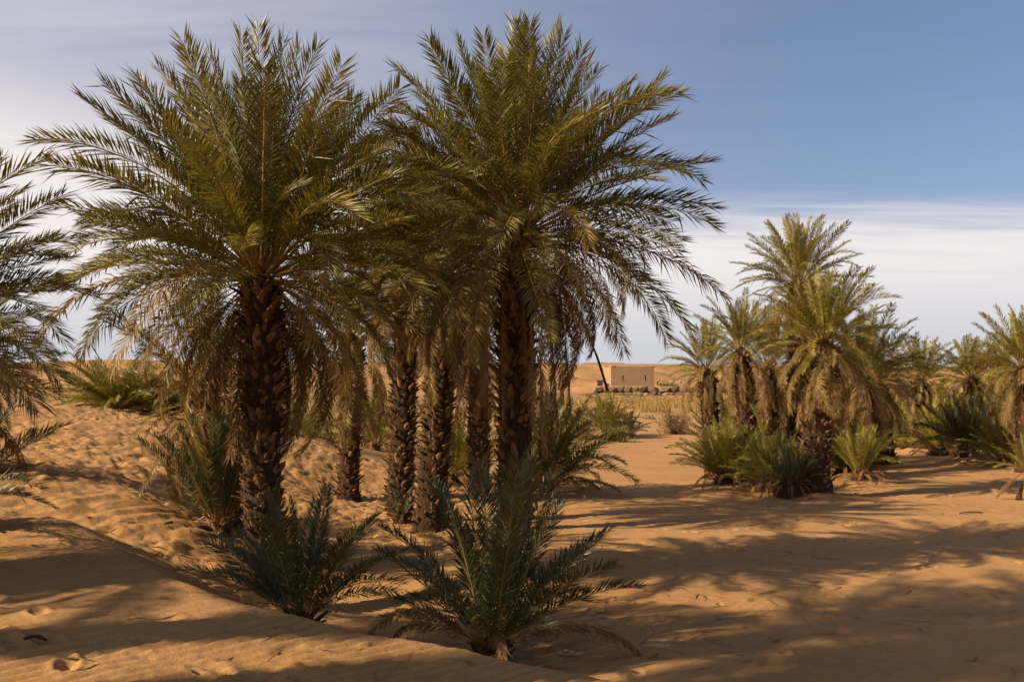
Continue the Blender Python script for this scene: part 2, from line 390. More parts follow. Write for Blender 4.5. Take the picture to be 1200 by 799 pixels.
MAT = {
    'sand': sand_mat(),
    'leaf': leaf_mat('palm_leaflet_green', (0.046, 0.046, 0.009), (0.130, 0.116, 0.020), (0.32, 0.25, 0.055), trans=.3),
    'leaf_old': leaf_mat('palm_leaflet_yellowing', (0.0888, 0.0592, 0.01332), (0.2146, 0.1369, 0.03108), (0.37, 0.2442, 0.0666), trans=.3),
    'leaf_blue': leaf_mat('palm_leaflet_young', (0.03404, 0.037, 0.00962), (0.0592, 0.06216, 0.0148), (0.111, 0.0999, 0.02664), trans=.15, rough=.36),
    'leaf_bright': leaf_mat('palm_leaflet_sunlit_green', (0.062, 0.062, 0.008), (0.19, 0.168, 0.022), (0.38, 0.29, 0.052), trans=.3),  # lit copy of the leaflet green, sunshine put into the colour
    'dead': leaf_mat('palm_leaflet_dead', (0.1036, 0.05328, 0.01776), (0.2368, 0.1332, 0.04588), (0.4144, 0.259, 0.1036), trans=.25, rough=.6, spec=.3, tint=(1, .75, .4)),
    'rachis': rough_mat('frond_midrib', (0.1628, 0.0962, 0.0259), (0.3108, 0.185, 0.0555), 14, .2, .01, .5, objrand=.5),
    'rachis_dead': rough_mat('frond_midrib_dead', (0.148, 0.0814, 0.037), (0.2812, 0.1776, 0.0888), 14, .2, .01, .7, objrand=.5),
    'bark': rough_mat('palm_trunk_fibre', (0.012, 0.006, 0.003), (0.075, 0.038, 0.016), 24, 1.0, .05, .95, (1, 1, .3)),
    'boot': rough_mat('palm_leaf_base', (0.030, 0.015, 0.006), (0.25, 0.135, 0.052), 34, 1.0, .03, .9, (1, 1, .4), .5),
    'mud': rough_mat('mud_plaster', (0.2738, 0.1739, 0.0962), (0.3404, 0.222, 0.1295), .9, .3, .05, .95),
    'dark': rough_mat('opening_shade', (0.037, 0.0222, 0.01332), (0.0666, 0.0407, 0.0222), 3, .2, .02, .9),  # dark colour standing in for the shade inside window slits and doorway
    'stone': rough_mat('weathered_stone', (0.0962, 0.0629, 0.037), (0.2442, 0.1628, 0.0962), 1.6, .8, .12, .95, objrand=.5),
    'twig': rough_mat('dry_twig', (0.1184, 0.074, 0.0444), (0.2516, 0.1702, 0.1036), 12, .2, .01, .9),
    'reed': leaf_mat('dry_reed', (0.2368, 0.1406, 0.0444), (0.3478, 0.2294, 0.074), (0.444, 0.3182, 0.1258), trans=.3, rough=.7, spec=.2),
    'grass': leaf_mat('green_desert_grass', (0.074, 0.0814, 0.0148), (0.1406, 0.1332, 0.0259), (0.2442, 0.1924, 0.0518), trans=.3, rough=.6, spec=.2),
    'shrub': leaf_mat('shrub_leaf', (0.0407, 0.0444, 0.01628), (0.0814, 0.0777, 0.0296), (0.148, 0.1184, 0.0518), trans=.2, rough=.6, spec=.2),
    'shrub_dry': leaf_mat('dry_shrub_leaf', (0.0888, 0.0555, 0.0259), (0.1776, 0.1184, 0.0592), (0.2812, 0.1924, 0.1036), trans=.2, rough=.7, spec=.2),
}

# ------------------------------------------------------------------ object helpers
def tag(o, label=None, cat=None, group=None, kind=None):
    if label: o['label'] = label
    if cat: o['category'] = cat
    if group: o['group'] = group
    if kind: o['kind'] = kind
    return o
def link(name, me, parent=None, mats=()):
    for m in mats:
        me.materials.append(MAT[m])
    o = bpy.data.objects.new(name, me); C.objects.link(o)
    if parent: o.parent = parent
    return o
def empty(name, loc):
    o = bpy.data.objects.new(name, None); o.location = loc; o.empty_display_size = 0.2
    C.objects.link(o)
    return o
def mesh_np(name, V, polys, mi=None, smooth=False):
    """V (n,3); polys list of arrays (k, m) of equal-sided faces"""
    me = bpy.data.meshes.new(name)
    V = np.asarray(V, np.float32)
    me.vertices.add(len(V)); me.vertices.foreach_set('co', V.ravel())
    loops = np.concatenate([p.ravel() for p in polys]).astype(np.int32)
    starts = []; s = 0
    for p in polys:
        k = p.shape[1]
        starts.append(s + np.arange(len(p)) * k); s += len(p) * k
    starts = np.concatenate(starts).astype(np.int32)
    me.loops.add(len(loops)); me.loops.foreach_set('vertex_index', loops)
    me.polygons.add(len(starts)); me.polygons.foreach_set('loop_start', starts)
    if mi is not None:
        me.polygons.foreach_set('material_index', np.asarray(mi, np.int32))
    me.polygons.foreach_set('use_smooth', np.full(len(starts), smooth))
    me.update(calc_edges=True)
    me.validate()
    return me

# ------------------------------------------------------------------ ground sheet
def build_ground():
    th_v = np.linspace(R(-31), R(31), 700)
    side = np.concatenate([np.linspace(R(31), R(180), 46)[1:]])
    th = np.concatenate([-side[::-1][1:], th_v, side])       # -180 .. 180 (seam shared below)
    th = th[:-1] if abs(th[-1] - th[0] - 2 * math.pi) < 1e-6 else th
    rr = np.concatenate([np.linspace(0.3, 4.2, 14)[:-1], np.geomspace(4.2, 30, 640)[:-1], np.geomspace(30, 320, 190)[:-1], np.geomspace(320, 6000, 34)])
    T, RR = np.meshgrid(th, rr)
    X = RR * np.sin(T); Y = RR * np.cos(T)
    Z = terrain(X, Y)
    for (fx, fy, an, dep, s) in prints:
        lw, ll = 0.065 * s, 0.13 * s
        r0 = math.hypot(fx, fy)
        i0, i1 = np.searchsorted(rr, [r0 - .7, r0 + .7])
        xs = X[i0:i1] - fx; ys = Y[i0:i1] - fy
        u = (xs * math.cos(an) + ys * math.sin(an)) / ll; v = (-xs * math.sin(an) + ys * math.cos(an)) / lw
        q = np.sqrt(u * u + v * v)
        Z[i0:i1] += dep * (-1.25 * np.exp(-(q / 0.95) ** 4) + 0.42 * np.exp(-((q - 1.45) / 0.4) ** 2))
    nr, nt = X.shape
    V = np.stack([X.ravel(), Y.ravel(), Z.ravel()], 1)
    V = np.concatenate([V, [[0, 0, float(Z[0].mean())]]])
    idx = np.arange(nr * nt).reshape(nr, nt)
    nx = np.roll(idx, -1, 1)
    q = np.stack([idx[:-1].ravel(), idx[1:].ravel(), nx[1:].ravel(), nx[:-1].ravel()], 1)[:, ::-1]
    c = np.full(nt, nr * nt)
    t = np.stack([c, idx[0], nx[0]], 1)[:, ::-1]
    me = mesh_np('ground', V, [q, t], smooth=True)
    # make sure normals look up
    o = link('ground', me, None, ['sand'])
    if me.polygons[len(me.polygons) // 2].normal.z < 0:
        me.flip_normals()
    tag(o, kind='structure')
    return o
build_ground()

# ------------------------------------------------------------------ palm fronds
def frond_curve(total, n=24, side=0.0):
    """unit-length arching midrib in the XZ plane, chord laid on +X"""
    s = np.linspace(0, 1, n + 1)
    th = -R(total) * s ** 1.45
    sm = (s[1:] + s[:-1]) / 2
    tm = -R(total) * sm ** 1.45
    x = np.concatenate([[0], np.cumsum(np.cos(tm) / n)]); z = np.concatenate([[0], np.cumsum(np.sin(tm) / n)])
    y = side * s ** 2
    P_ = np.stack([x, y, z], 1)
    e = P_[-1]; a = math.atan2(e[2], e[0]); ca, sa = math.cos(-a), math.sin(-a)
    P_ = np.stack([P_[:, 0] * ca - P_[:, 2] * sa, P_[:, 1], P_[:, 0] * sa + P_[:, 2] * ca], 1)
    return P_ / np.linalg.norm(P_[-1])
def make_frond(name, seed, total, nl, width, kind='green', llen=0.160, mats=('rachis', 'leaf'), side=0.0, petiole=0.15, rad=0.0052):
    rs = np.random.RandomState(seed)
    C_ = frond_curve(total, 22, side)
    n = len(C_)
    s = np.linspace(0, 1, n)
    Tn = np.gradient(C_, axis=0); Tn /= np.linalg.norm(Tn, axis=1)[:, None]
    up = np.array([0, 0, 1.0])
    Sd = np.cross(up, Tn); Sd /= np.linalg.norm(Sd, axis=1)[:, None]
    Up = np.cross(Tn, Sd)
    wob = np.cumsum(rs.normal(0, .0022, (n, 2)), 0) * s[:, None]
    C_ = C_ + Sd * wob[:, :1] + Up * wob[:, 1:]
    V = []; T = []; Q = []; mi_t = []
    # midrib: 4-sided tapering tube, broad flat petiole base
    r = rad * (1 - s) ** 0.7 + 0.0009
    wd = r * (1 + 1.9 * np.exp(-(s / 0.05) ** 2))
    ring = []
    for (a, b) in ((1, 0), (0.35, .8), (-0.35, .8), (-1, 0), (0, -0.8)):
        ring.append(C_ + Sd * (wd * a)[:, None] + Up * (r * b)[:, None])
    ring = np.stack(ring, 1)      # n,5,3
    V.append(ring.reshape(-1, 3)); base = 0
    for k in range(5):
        a = np.arange(n - 1) * 5 + k; b = np.arange(n - 1) * 5 + (k + 1) % 5
        Q.append(np.stack([a, b, b + 5, a + 5], 1))
    nq = 5 * (n - 1)
    off = n * 5
    # leaflets
    sl = petiole + (1 - petiole) * (np.linspace(0, 1, nl) ** 0.93)
    Vl = []; Tl = []
    for sd in (-1, 1):
        ss = np.clip(sl + rs.uniform(-.004, .004, nl), 0, 0.998)
        c = np.stack([np.interp(ss, s, C_[:, i]) for i in range(3)], 1)
        t = np.stack([np.interp(ss, s, Tn[:, i]) for i in range(3)], 1)
        b = np.stack([np.interp(ss, s, Sd[:, i]) for i in range(3)], 1) * sd
        u = np.stack([np.interp(ss, s, Up[:, i]) for i in range(3)], 1)
        q = (ss - petiole) / (1 - petiole)
        prof = np.interp(q, [0, .08, .3, .6, .85, 1], [.35, .75, 1.0, 1.0, .86, .62])
        L = llen * prof * rs.uniform(.85, 1.12, nl)
        ang = R(1) * np.interp(q, [0, .2, .7, 1], [64, 52, 46, 32]) + rs.uniform(-.13, .13, nl)
        lift = R(1) * (rs.choice([4, 18, 34], nl) + rs.uniform(-9, 9, nl))
        if kind == 'dead':
            ang = ang * rs.uniform(.35, .95, nl); lift = R(1) * rs.uniform(-70, 15, nl); L = L * rs.uniform(.75, 1.05, nl)
        if kind == 'young':
            lift = R(1) * (rs.choice([10, 30, 48], nl) + rs.uniform(-9, 9, nl)); ang = ang * .95
        if kind == 'soft':
            lift = lift - R(16)
        odd = rs.rand(nl) < .035; ang = np.where(odd, ang * rs.uniform(.4, 1.5, nl), ang); lift = np.where(odd, lift - rs.uniform(.3, 1.4, nl), lift); L = np.where(rs.rand(nl) < .05, L * rs.uniform(.15, .7, nl), L)
        d = t * np.cos(ang)[:, None] + (b * np.cos(lift)[:, None] + u * np.sin(lift)[:, None]) * np.sin(ang)[:, None]
        d /= np.linalg.norm(d, axis=1)[:, None]
        nrm = u * np.cos(lift)[:, None] - b * np.sin(lift)[:, None]
        w = np.cross(d, nrm); w /= np.linalg.norm(w, axis=1)[:, None]
        nrm = np.cross(w, d) * 1.0
        fl = np.where((nrm * u).sum(1) < 0, -1.0, 1.0); nrm *= fl[:, None]
        tw = rs.uniform(-.5, .5, nl)
        w2 = w * np.cos(tw)[:, None] + nrm * np.sin(tw)[:, None]
        hw = width * 0.5 * rs.uniform(.8, 1.15, nl) * np.interp(q, [0, .15, 1], [.6, 1, .75])
        sag = {'green': .05, 'soft': .16, 'dead': .22, 'young': .03}[kind] * L * rs.uniform(.4, 1.6, nl)
        mid = c + d * (L * .42)[:, None] + nrm * (0.15 * sag)[:, None]
        tip = c + d * (L * .97)[:, None] - up * sag[:, None]
        fold = nrm * (hw * .55)[:, None]
        vv = np.stack([c, mid + w2 * hw[:, None] + fold * .5, mid - fold * .5, mid - w2 * hw[:, None] + fold * .5, tip], 1)
        o5 = off + len(Vl) * nl * 5
        k = o5 + np.arange(nl) * 5
        Vl.append(vv.reshape(-1, 3))
        Tl += [np.stack([k, k + 1, k + 2], 1), np.stack([k, k + 2, k + 3], 1), np.stack([k + 1, k + 4, k + 2], 1), np.stack([k + 2, k + 4, k + 3], 1)]
    V += Vl
    V = np.concatenate(V)
    Q = np.concatenate(Q); T = np.concatenate(Tl)
    mi = np.concatenate([np.zeros(len(Q)), np.ones(len(T))])
    me = mesh_np(name, V, [Q, T], mi, smooth=False)
    for m in mats: me.materials.append(MAT[m])
    return me

BENDS = (8, 24, 46, 82)
# LOD: leaflets per side, leaflet width (unit frond length 1)
LODS = {'hi': (112, 0.0096), 'mid': (84, 0.0122), 'lo': (50, 0.021)}
_fcache = {}
def frond_mesh(lod, style, bend, var):
    key = (lod, style, bend, var)
    if key in _fcache: return _fcache[key]
    nl, w = LODS[lod]
    seed = (hash((bend, var)) % 9973) + len(style) * 31
    seed = bend * 101 + var * 17 + {'green': 1, 'old': 2, 'young': 3, 'bright': 4, 'brightold': 5, 'dead': 6}[style] * 1009
    tot = BENDS[bend] * (0.85 + 0.3 * ((var * 37) % 10) / 10)
    side = (((var * 7) % 5) - 2) * 0.035
    kw = dict(
        green=dict(kind='green', mats=('rachis', 'leaf')), old=dict(kind='soft', mats=('rachis', 'leaf_old')),
        young=dict(kind='young', mats=('rachis', 'leaf_blue'), llen=.155, petiole=.17, rad=.0042), bright=dict(kind='green', mats=('rachis', 'leaf_bright'), llen=.145),
        brightold=dict(kind='soft', mats=('rachis', 'leaf_old'), llen=.145), dead=dict(kind='dead', mats=('rachis_dead', 'dead'), llen=.15))[style]
    if style == 'young': nl = int(nl * .72)
    me = make_frond('frond_' + style, seed, tot, nl, w * (1.15 if style == 'young' else 1.0), side=side, **kw)
    _fcache[key] = me
    return me
def aim(parent, base, tip, lod, style, bend, roll=0.0, var=None, name='frond', thick=1.0):
    """lay one frond from base to tip (world points); it arches upward and away from the stem"""
    base = Vector(base); tip = Vector(tip)
    ch = tip - base; L = ch.length
    X = ch.normalized()
    rad = Vector((X.x, X.y, 0))
    rad = rad.normalized() if rad.length > 1e-3 else Vector((1, 0, 0))
    ref = Vector((0, 0, 1)) - rad * max(0.0, X.z) * 0.85
    Z = (ref - X * ref.dot(X)).normalized()
    Y = Z.cross(X)
    Z2 = Z * math.cos(roll) + Y * math.sin(roll); Y2 = Z2.cross(X)
    var = rnd.randrange(7) if var is None else var
    o = bpy.data.objects.new(name, frond_mesh(lod, style, bend, var)); C.objects.link(o)
    o.parent = parent
    M4 = Matrix(((X.x * L, Y2.x * L * thick, Z2.x * L * thick, base.x), (X.y * L, Y2.y * L * thick, Z2.y * L * thick, base.y), (X.z * L, Y2.z * L * thick, Z2.z * L * thick, base.z), (0, 0, 0, 1)))
    o.matrix_parent_inverse = Matrix.Identity(4)
    o.matrix_basis = Matrix.Translation(-parent.location) @ M4
    return o

# ------------------------------------------------------------------ trunks
def boot_mesh(seed):
    rs = random.Random(seed)
    bm = bmesh.new()
    rings = []
    sp = [(-0.07, -0.012, .052, .018), (0.015, .024, .062, .024), (0.065, .058, .040, .020), (0.092 + rs.uniform(-.02, .035), .105 + rs.uniform(-.035, .035), .018 + rs.uniform(0, .016), .009)]
    for (z, out, w, th) in sp:
        z += rs.uniform(-.008, .008)
        sh = rs.uniform(-.006, .006)
        vs = [bm.verts.new((out - th + rs.uniform(-.004, .004), -w + sh, z)), bm.verts.new((out + th * .5, -w * .65 + sh, z - .006)), bm.verts.new((out + th, sh, z - .012 + rs.uniform(-.006, .006))),
              bm.verts.new((out + th * .5, w * .65 + sh, z - .006)), bm.verts.new((out - th, w + sh, z))]
        rings.append(vs)
    for a, b in zip(rings, rings[1:]):
        for i in range(5):
            j = (i + 1) % 5
            bm.faces.new((a[i], a[j], b[j], b[i]))
    bm.faces.new(rings[-1]); bm.faces.new(rings[0][::-1])
    bmesh.ops.recalc_face_normals(bm, faces=bm.faces)
    me = bpy.data.meshes.new('leaf_base'); bm.to_mesh(me); bm.free()
    me.materials.append(MAT['boot'])
    return me
BOOTS = [boot_mesh(k) for k in range(6)]
def trunk(parent, p0, p1, r0, r1, n_boot, bend=(0, 0), joined=False, sc_b=1.0, flare=1.25):
    """tapered stem from p0 to p1, ringed with old leaf bases"""
    p0, p1 = Vector(p0), Vector(p1)
    loc = parent.location
    H = (p1 - p0).length
    def ax(t):
        q = p0.lerp(p1, t)
        k = math.sin(math.pi * t)
        return Vector((q.x + bend[0] * k, q.y + bend[1] * k, q.z))
    def rad(t):
        return (r0 + (r1 - r0) * t) * (1 + (flare - 1) * math.exp(-(t * H / 0.22) ** 2))
    nz = max(8, int(H / 0.06)); na = 20
    V = []; rs = np.random.RandomState(int(abs(p0.x * 131 + p0.y * 17)) + 3)
    for i in range(nz + 1):
        t = i / nz; c = ax(t); r = rad(t)
        for k in range(na):
            a = 2 * math.pi * k / na
            rr = r * (1 + .10 * math.sin(5 * a + t * H * 21) * .5 + rs.uniform(-.055, .055))
            V.append((c.x + rr * math.cos(a) - loc.x, c.y + rr * math.sin(a) - loc.y, c.z - loc.z - (0.25 if i == 0 else 0)))
    idx = np.arange((nz + 1) * na).reshape(nz + 1, na); nx = np.roll(idx, -1, 1)
    q = np.stack([idx[:-1].ravel(), nx[:-1].ravel(), nx[1:].ravel(), idx[1:].ravel()], 1)
    V.append((p1.x - loc.x, p1.y - loc.y, p1.z - loc.z + r1 * .9)); top = len(V) - 1
    t3 = np.stack([idx[-1], nx[-1], np.full(na, top)], 1)
    me = mesh_np('trunk', V, [q, t3], smooth=True)
    tr = link('trunk', me, parent, ['bark'])
    # leaf bases on a golden-angle spiral
    mats = []
    for k in range(n_boot):
        t = (k + .5) / n_boot
        t = 0.01 + t * 0.99
        a = k * 2.39996 + rnd.uniform(-.32, .32)
        if rnd.random() < .10: continue
        t = min(1, max(.004, t + rnd.uniform(-.035, .035) / H))
        c = ax(t); r = rad(t) * rnd.uniform(.84, .97)
        s = sc_b * rnd.choice((.68, .8, .9, 1.02, 1.25)) * rnd.uniform(.9, 1.1) * (1 + .35 * t * t)
        tilt = rnd.uniform(-.22, .20)
        m = Matrix.Translation((c.x + r * math.cos(a) - loc.x, c.y + r * math.sin(a) - loc.y, c.z - loc.z)) @ Matrix.Rotation(a, 4, 'Z') @ Matrix.Rotation(tilt + .05, 4, 'Y') @ Matrix.Rotation(rnd.uniform(-.25, .25), 4, 'X') @ Matrix.Diagonal((s * rnd.uniform(.85, 1.3), s, s * rnd.uniform(.85, 1.25), 1))
        mats.append((rnd.randrange(6), m, math.sin(a)))
    rest = []
    if joined:
        rest = mats
    else:
        mats.sort(key=lambda q: q[2])                 # nearest to the viewer first
        mats, rest = mats[:285], mats[285:]
        for kx, m, _ in mats:
            o = bpy.data.objects.new('leaf_base', BOOTS[kx]); C.objects.link(o); o.parent = tr; o.matrix_basis = m
    if rest:
        Vs = []; Qs = []; Ps = []; off = 0
        for kx, m, _ in rest:
            b = BOOTS[kx]
            v = np.array([m @ x.co for x in b.vertices]); Vs.append(v)
            for p in b.polygons:
                (Qs if len(p.vertices) == 4 else Ps).append([off + i for i in p.vertices])
            off += len(v)
        me = mesh_np('leaf_bases', np.concatenate(Vs), [np.array(Qs), np.array(Ps)])
        o = link('leaf_bases', me, tr, ['boot']); o['kind'] = 'stuff'
    return tr

def unproj(px, py, Y):
    return Vector(((px - 600) / F * Y, Y, EYE - (py - HZ) / F * Y))

def crown(root, c, L, lod, n, n_dead, seed, tips=(), style=('green', 'old'), zmin=-0.75, spread=1.0, dead_len=.72, young_top=True, clear_front=0.0, dead_top=.2):
    """c: crown centre. Fronds spring on a golden-angle spiral from upright spears to hanging old ones."""
    rs = random.Random(seed)
    c = Vector(c)
    for (px, py, bend) in tips:           # fronds that reach a known place in the outline
        t = unproj(px, py, c.y)
        pl = math.hypot(t.x - c.x, t.z - c.z)
        dep = math.sqrt(max((L * rs.uniform(.92, 1.06)) ** 2 - pl * pl, 0.01)) * rs.choice((-1, 1, -1)) * .75
        tt = Vector((t.x, c.y + dep, t.z)); sc_ = tt.y / c.y
        tt.x = t.x * sc_; tt.z = EYE + (t.z - EYE) * sc_
        d = (tt - c).normalized()
        st = style[1] if (d.z < -.25 and rs.random() < .7) else style[0]
        b = c + Vector((d.x * .16, d.y * .16, d.z * .12 - .05))
        aim(root, b, tt, lod, st, bend, rs.uniform(-.5, .5))
    for i in range(n):
        t = (i + .5) / n
        a = i * 2.39996 + seed
        el = R(86) - (R(86) - math.asin(zmin)) * t ** 0.85
        el += rs.uniform(-.10, .10)
        d = Vector((math.cos(a) * math.cos(el) * spread, math.sin(a) * math.cos(el) * spread, math.sin(el)))
        d.normalize()
        if clear_front and d.z < -.42 and d.y < -.15 and abs(d.x) < .42 and rs.random() < .9: continue
        LL = L * (0.80 + .22 * math.sin(math.pi * min(1, t * 1.3 + .15))) * rs.uniform(.80, 1.08) * (1.0 if t < .75 else .93)
        bend = 0 if el > R(60) else 1 if el > R(32) else 2 if el > R(-5) else rs.choice((2, 3))
        if rs.random() < .32: bend = min(3, bend + 1)
        st = style[1] if (t > .62 and rs.random() < (t - .45) * 1.7) else style[0]
        rb = .10 + .10 * min(1, t * 1.5)
        b = c + Vector((math.cos(a) * rb, math.sin(a) * rb, .12 - .32 * t))
        aim(root, b, c + d * LL, lod, st, bend, rs.uniform(-.55, .55))
    for i in range(n_dead):
        t = (i + .5) / max(1, n_dead)
        a = i * 2.39996 + seed * 1.7
        el = R(-52) - R(33) * t + rs.uniform(-.12, .12)
        d = Vector((math.cos(a) * math.cos(el), math.sin(a) * math.cos(el), math.sin(el)))
        if clear_front and d.y < -.02 and abs(d.x) < .42 and rs.random() < clear_front: continue
        rb = .22
        b = c + Vector((math.cos(a) * rb, math.sin(a) * rb, -dead_top - .35 * t))
        ds = 'dead' if rs.random() < .55 else style[1]
        aim(root, b, b + d * L * dead_len * rs.uniform(.7, 1.1), lod, ds, rs.choice((1, 2, 3, 3)), rs.uniform(-.9, .9), name='dead_frond')

def palm(label, base, top, r0, r1, boots, L, lod, n, n_dead, seed, joined=False, bend=(0, 0), group='tall date palms', sc_b=1.0, name='date_palm', cat='palm tree', **kw):
    """base=(px,Y) column and depth of the foot, top=(px,py,Y) crown centre"""
    x = (base[0] - 600) / F * base[1]; z = ground_z(x, base[1])
    root = empty(name, (x, base[1], z))
    tag(root, label, cat, group)
    c = unproj(*top)
    trunk(root, (x, base[1], z), c + Vector((0, 0, -.12)), r0, r1, int(boots * 2.5), bend, joined, sc_b * .74)
    crown(root, c, L, lod, n, n_dead, seed, **kw)
    return root

def clump(label, base, L, lod, n, seed, tips=(), style='young', el=(80, 12), n_dead=0, group='young offshoot palms at ground level', name='young_palm', cat='young palm', core=.12, zoff=0.0, bendlo=0, dead_el=(-8, 15), stool=True, thick=1.0, dead_len=.7, rfac=1.0):
    x = (base[0] - 600) / F * base[1]; z = ground_z(x, base[1]) + zoff
    root = empty(name, (x, base[1], z)); tag(root, label, cat, group)
    rs = random.Random(seed)
    c = Vector((x, base[1], z + core * .8))
    if stool:
        trunk(root, (x, base[1], z), (x, base[1], z + core * 1.2), core, core * .55, 22, joined=True, sc_b=.8, flare=1.2)
    for (px, py, bend) in tips:
        t = unproj(px, py, base[1])
        pl = math.hypot(t.x - c.x, t.z - c.z)
        dep = math.sqrt(max((L * rs.uniform(.9, 1.05)) ** 2 - pl * pl, 0.01)) * rs.choice((-1, 1, 1)) * .6
        tt = Vector((t.x, c.y + dep, t.z)); s_ = tt.y / c.y
        tt.x *= s_; tt.z = EYE + (tt.z - EYE) * s_
        gz = ground_z(tt.x, tt.y) + .06
        tt.z = max(tt.z, gz)
        d = (tt - c).normalized()
        aim(root, c + Vector((d.x, d.y, 0)) * core * .5, tt, lod, style, bend, rs.uniform(-.5, .5), thick=thick)
    for i in range(n):
        t = (i + .5) / n; a = i * 2.39996 + seed
        e = R(el[0]) + (R(el[1]) - R(el[0])) * t + rs.uniform(-.1, .1)
        d = Vector((math.cos(a) * math.cos(e), math.sin(a) * math.cos(e), math.sin(e)))
        LL = L * rfac * rs.uniform(.72, 1.05)
        bend = bendlo + (0 if e > R(55) else 1 if e > R(25) else 2)
        tt = c + d * LL
        tt.z = max(tt.z, ground_z(tt.x, tt.y) + .08)
        aim(root, c + Vector((math.cos(a), math.sin(a), 0)) * core * .6, tt, lod, style, min(3, bend), rs.uniform(-.5, .5), thick=thick)
    for i in range(n_dead):
        a = i * 2.39996 + seed * 1.3
        e = R(rs.uniform(*dead_el))
        d = Vector((math.cos(a) * math.cos(e), math.sin(a) * math.cos(e), math.sin(e)))
        tt = c + d * L * dead_len * rs.uniform(.7, 1.1)
        tt.z = ground_z(tt.x, tt.y) + .05
        b = c + Vector((math.cos(a), math.sin(a), 0)) * core * .9
        aim(root, b, tt, lod, 'dead', 3 if stool else 2, rs.uniform(-.6, .6), name='dead_frond')
    return root

# ---- the main group
palm('big bushy date palm left of centre with golden skirt of dead fronds', (308, 11.0), (306, 318, 11.0), .20, .19, 300, 2.42, 'hi', 118, 54, 3, sc_b=.84, zmin=-.90, clear_front=.97,
     tips=[(125, 108, 1), (123, 142, 1), (83, 193, 1), (64, 243, 1), (75, 300, 2), (78, 335, 2), (42, 405, 3), (95, 425, 3), (140, 440, 3), (233, 70, 0), (222, 100, 0), (270, 38, 0), (303, 35, 0), (350, 58, 0),
           (373, 98, 0), (447, 118, 1), (185, 130, 1), (470, 205, 1), (480, 262, 1), (505, 345, 2), (490, 390, 2), (400, 110, 0), (250, 60, 0), (330, 50, 0), (440, 170, 1), (110, 250, 1), (150, 90, 1), (140, 330, 2)],
     group='tall date palms of the front group', dead_len=.62)
pg = palm('tallest thick-trunked central date palm, long bare dead stalks hanging beside its trunk', (602, 12.0), (607, 268, 12.0), .20, .20, 310, 2.45, 'hi', 100, 36, 11, zmin=-.85, clear_front=1.0,
     tips=[(533, 45, 0), (472, 85, 1), (603, 28, 0), (625, 38, 0), (650, 35, 0), (665, 45, 0), (693, 62, 0), (690, 108, 0), (740, 100, 1), (776, 98, 0), (750, 172, 1), (832, 190, 1), (838, 242, 2), (845, 348, 2),
           (808, 380, 2), (730, 412, 2), (460, 150, 1), (455, 200, 1), (640, 400, 2), (565, 400, 2), (530, 388, 2), (585, 60, 0), (555, 90, 0), (790, 300, 2), (770, 250, 2), (500, 130, 1), (670, 380, 2), (780, 395, 3)],
     group='tall date palms of the front group', sc_b=.85, dead_len=.62)
# long stripped stalks and folded dead fronds hanging straight down round the central trunk
for (px0, py0, px1, py1, Y) in ((590, 330, 588, 495, 11.55), (612, 340, 618, 470, 11.5), (636, 330, 632, 530, 11.6), (640, 340, 655, 505, 11.8), (655, 330, 669, 480, 12.1), (650, 330, 662, 470, 12.3), (575, 340, 560, 470, 11.8), (622, 350, 624, 500, 11.52)):
    a, b = unproj(px0, py0, Y), unproj(px1, py1, Y)
    o = aim(pg, a, b, 'hi', 'dead', 0, rnd.uniform(-1, 1), name='dead_frond', thick=.6)
def stalk(parent, a, b, r, sag, name, mat, bumps=0.0):
    a, b = Vector(a), Vector(b); loc = parent.location if parent else Vector((0, 0, 0))
    n = 14; V = []; na = 6
    for i in range(n + 1):
        t = i / n; q = a.lerp(b, t); k = math.sin(math.pi * t) * sag
        rr = r * (1 - .55 * (1 - t)) * (1 + (rnd.uniform(-bumps, bumps)))
        for j in range(na):
            an = 2 * math.pi * j / na
            V.append((q.x - k + rr * math.cos(an) - loc.x, q.y + rr * math.sin(an) - loc.y, q.z - loc.z - k * .2))
    idx = np.arange((n + 1) * na).reshape(n + 1, na); nx = np.roll(idx, -1, 1)
    q = np.stack([idx[:-1].ravel(), nx[:-1].ravel(), nx[1:].ravel(), idx[1:].ravel()], 1)
    e0 = idx[0][::-1].reshape(1, -1); e1 = idx[-1].reshape(1, -1)
    me = mesh_np(name, V, [q, np.concatenate([e0, e1])], smooth=True)
    return link(name, me, parent, [mat])
stalk(pg, unproj(664, 345, 12.0), unproj(712, 458, 12.0), .017, -.05, 'hanging_stalk', 'bark', .15)

palm('dark slim-trunked date palm, its crown mostly hidden between the two big palms', (468, 17.6), (478, 322, 17.6), .22, .20, 290, 2.5, 'hi', 66, 22, 21, sc_b=.9, zmin=-.75, dead_len=.55,
     tips=[(455, 140, 0), (500, 148, 0), (440, 165, 0), (420, 190, 1)], group='tall date palms of the front group')
palm('dark date palm just right of the slim one, trunk leaning slightly right', (503, 16.2), (524, 332, 16.2), .24, .21, 290, 2.5, 'hi', 62, 22, 29, sc_b=.9, zmin=-.75, dead_len=.55,
     group='tall date palms of the front group')
palm('short date palm farther back, narrow trunk rising from sunlit lumpy sand', (408, 20.6), (413, 392, 20.6), .21, .20, 170, 2.3, 'mid', 46, 16, 37,
     group='tall date palms of the front group', joined=True)
palm('small stubby date palm seen behind between the leaning palm and the tallest trunk', (562, 21.5), (560, 402, 21.5), .22, .20, 150, 2.2, 'mid', 44, 12, 41, group='tall date palms of the front group', joined=True)
palm('low dark palm trunk in shade just left of and behind the big left palm', (268, 13.4), (243, 462, 13.4), .21, .18, 150, 1.7, 'mid', 30, 14, 43, group='tall date palms of the front group', bend=(-.05, 0), joined=True)
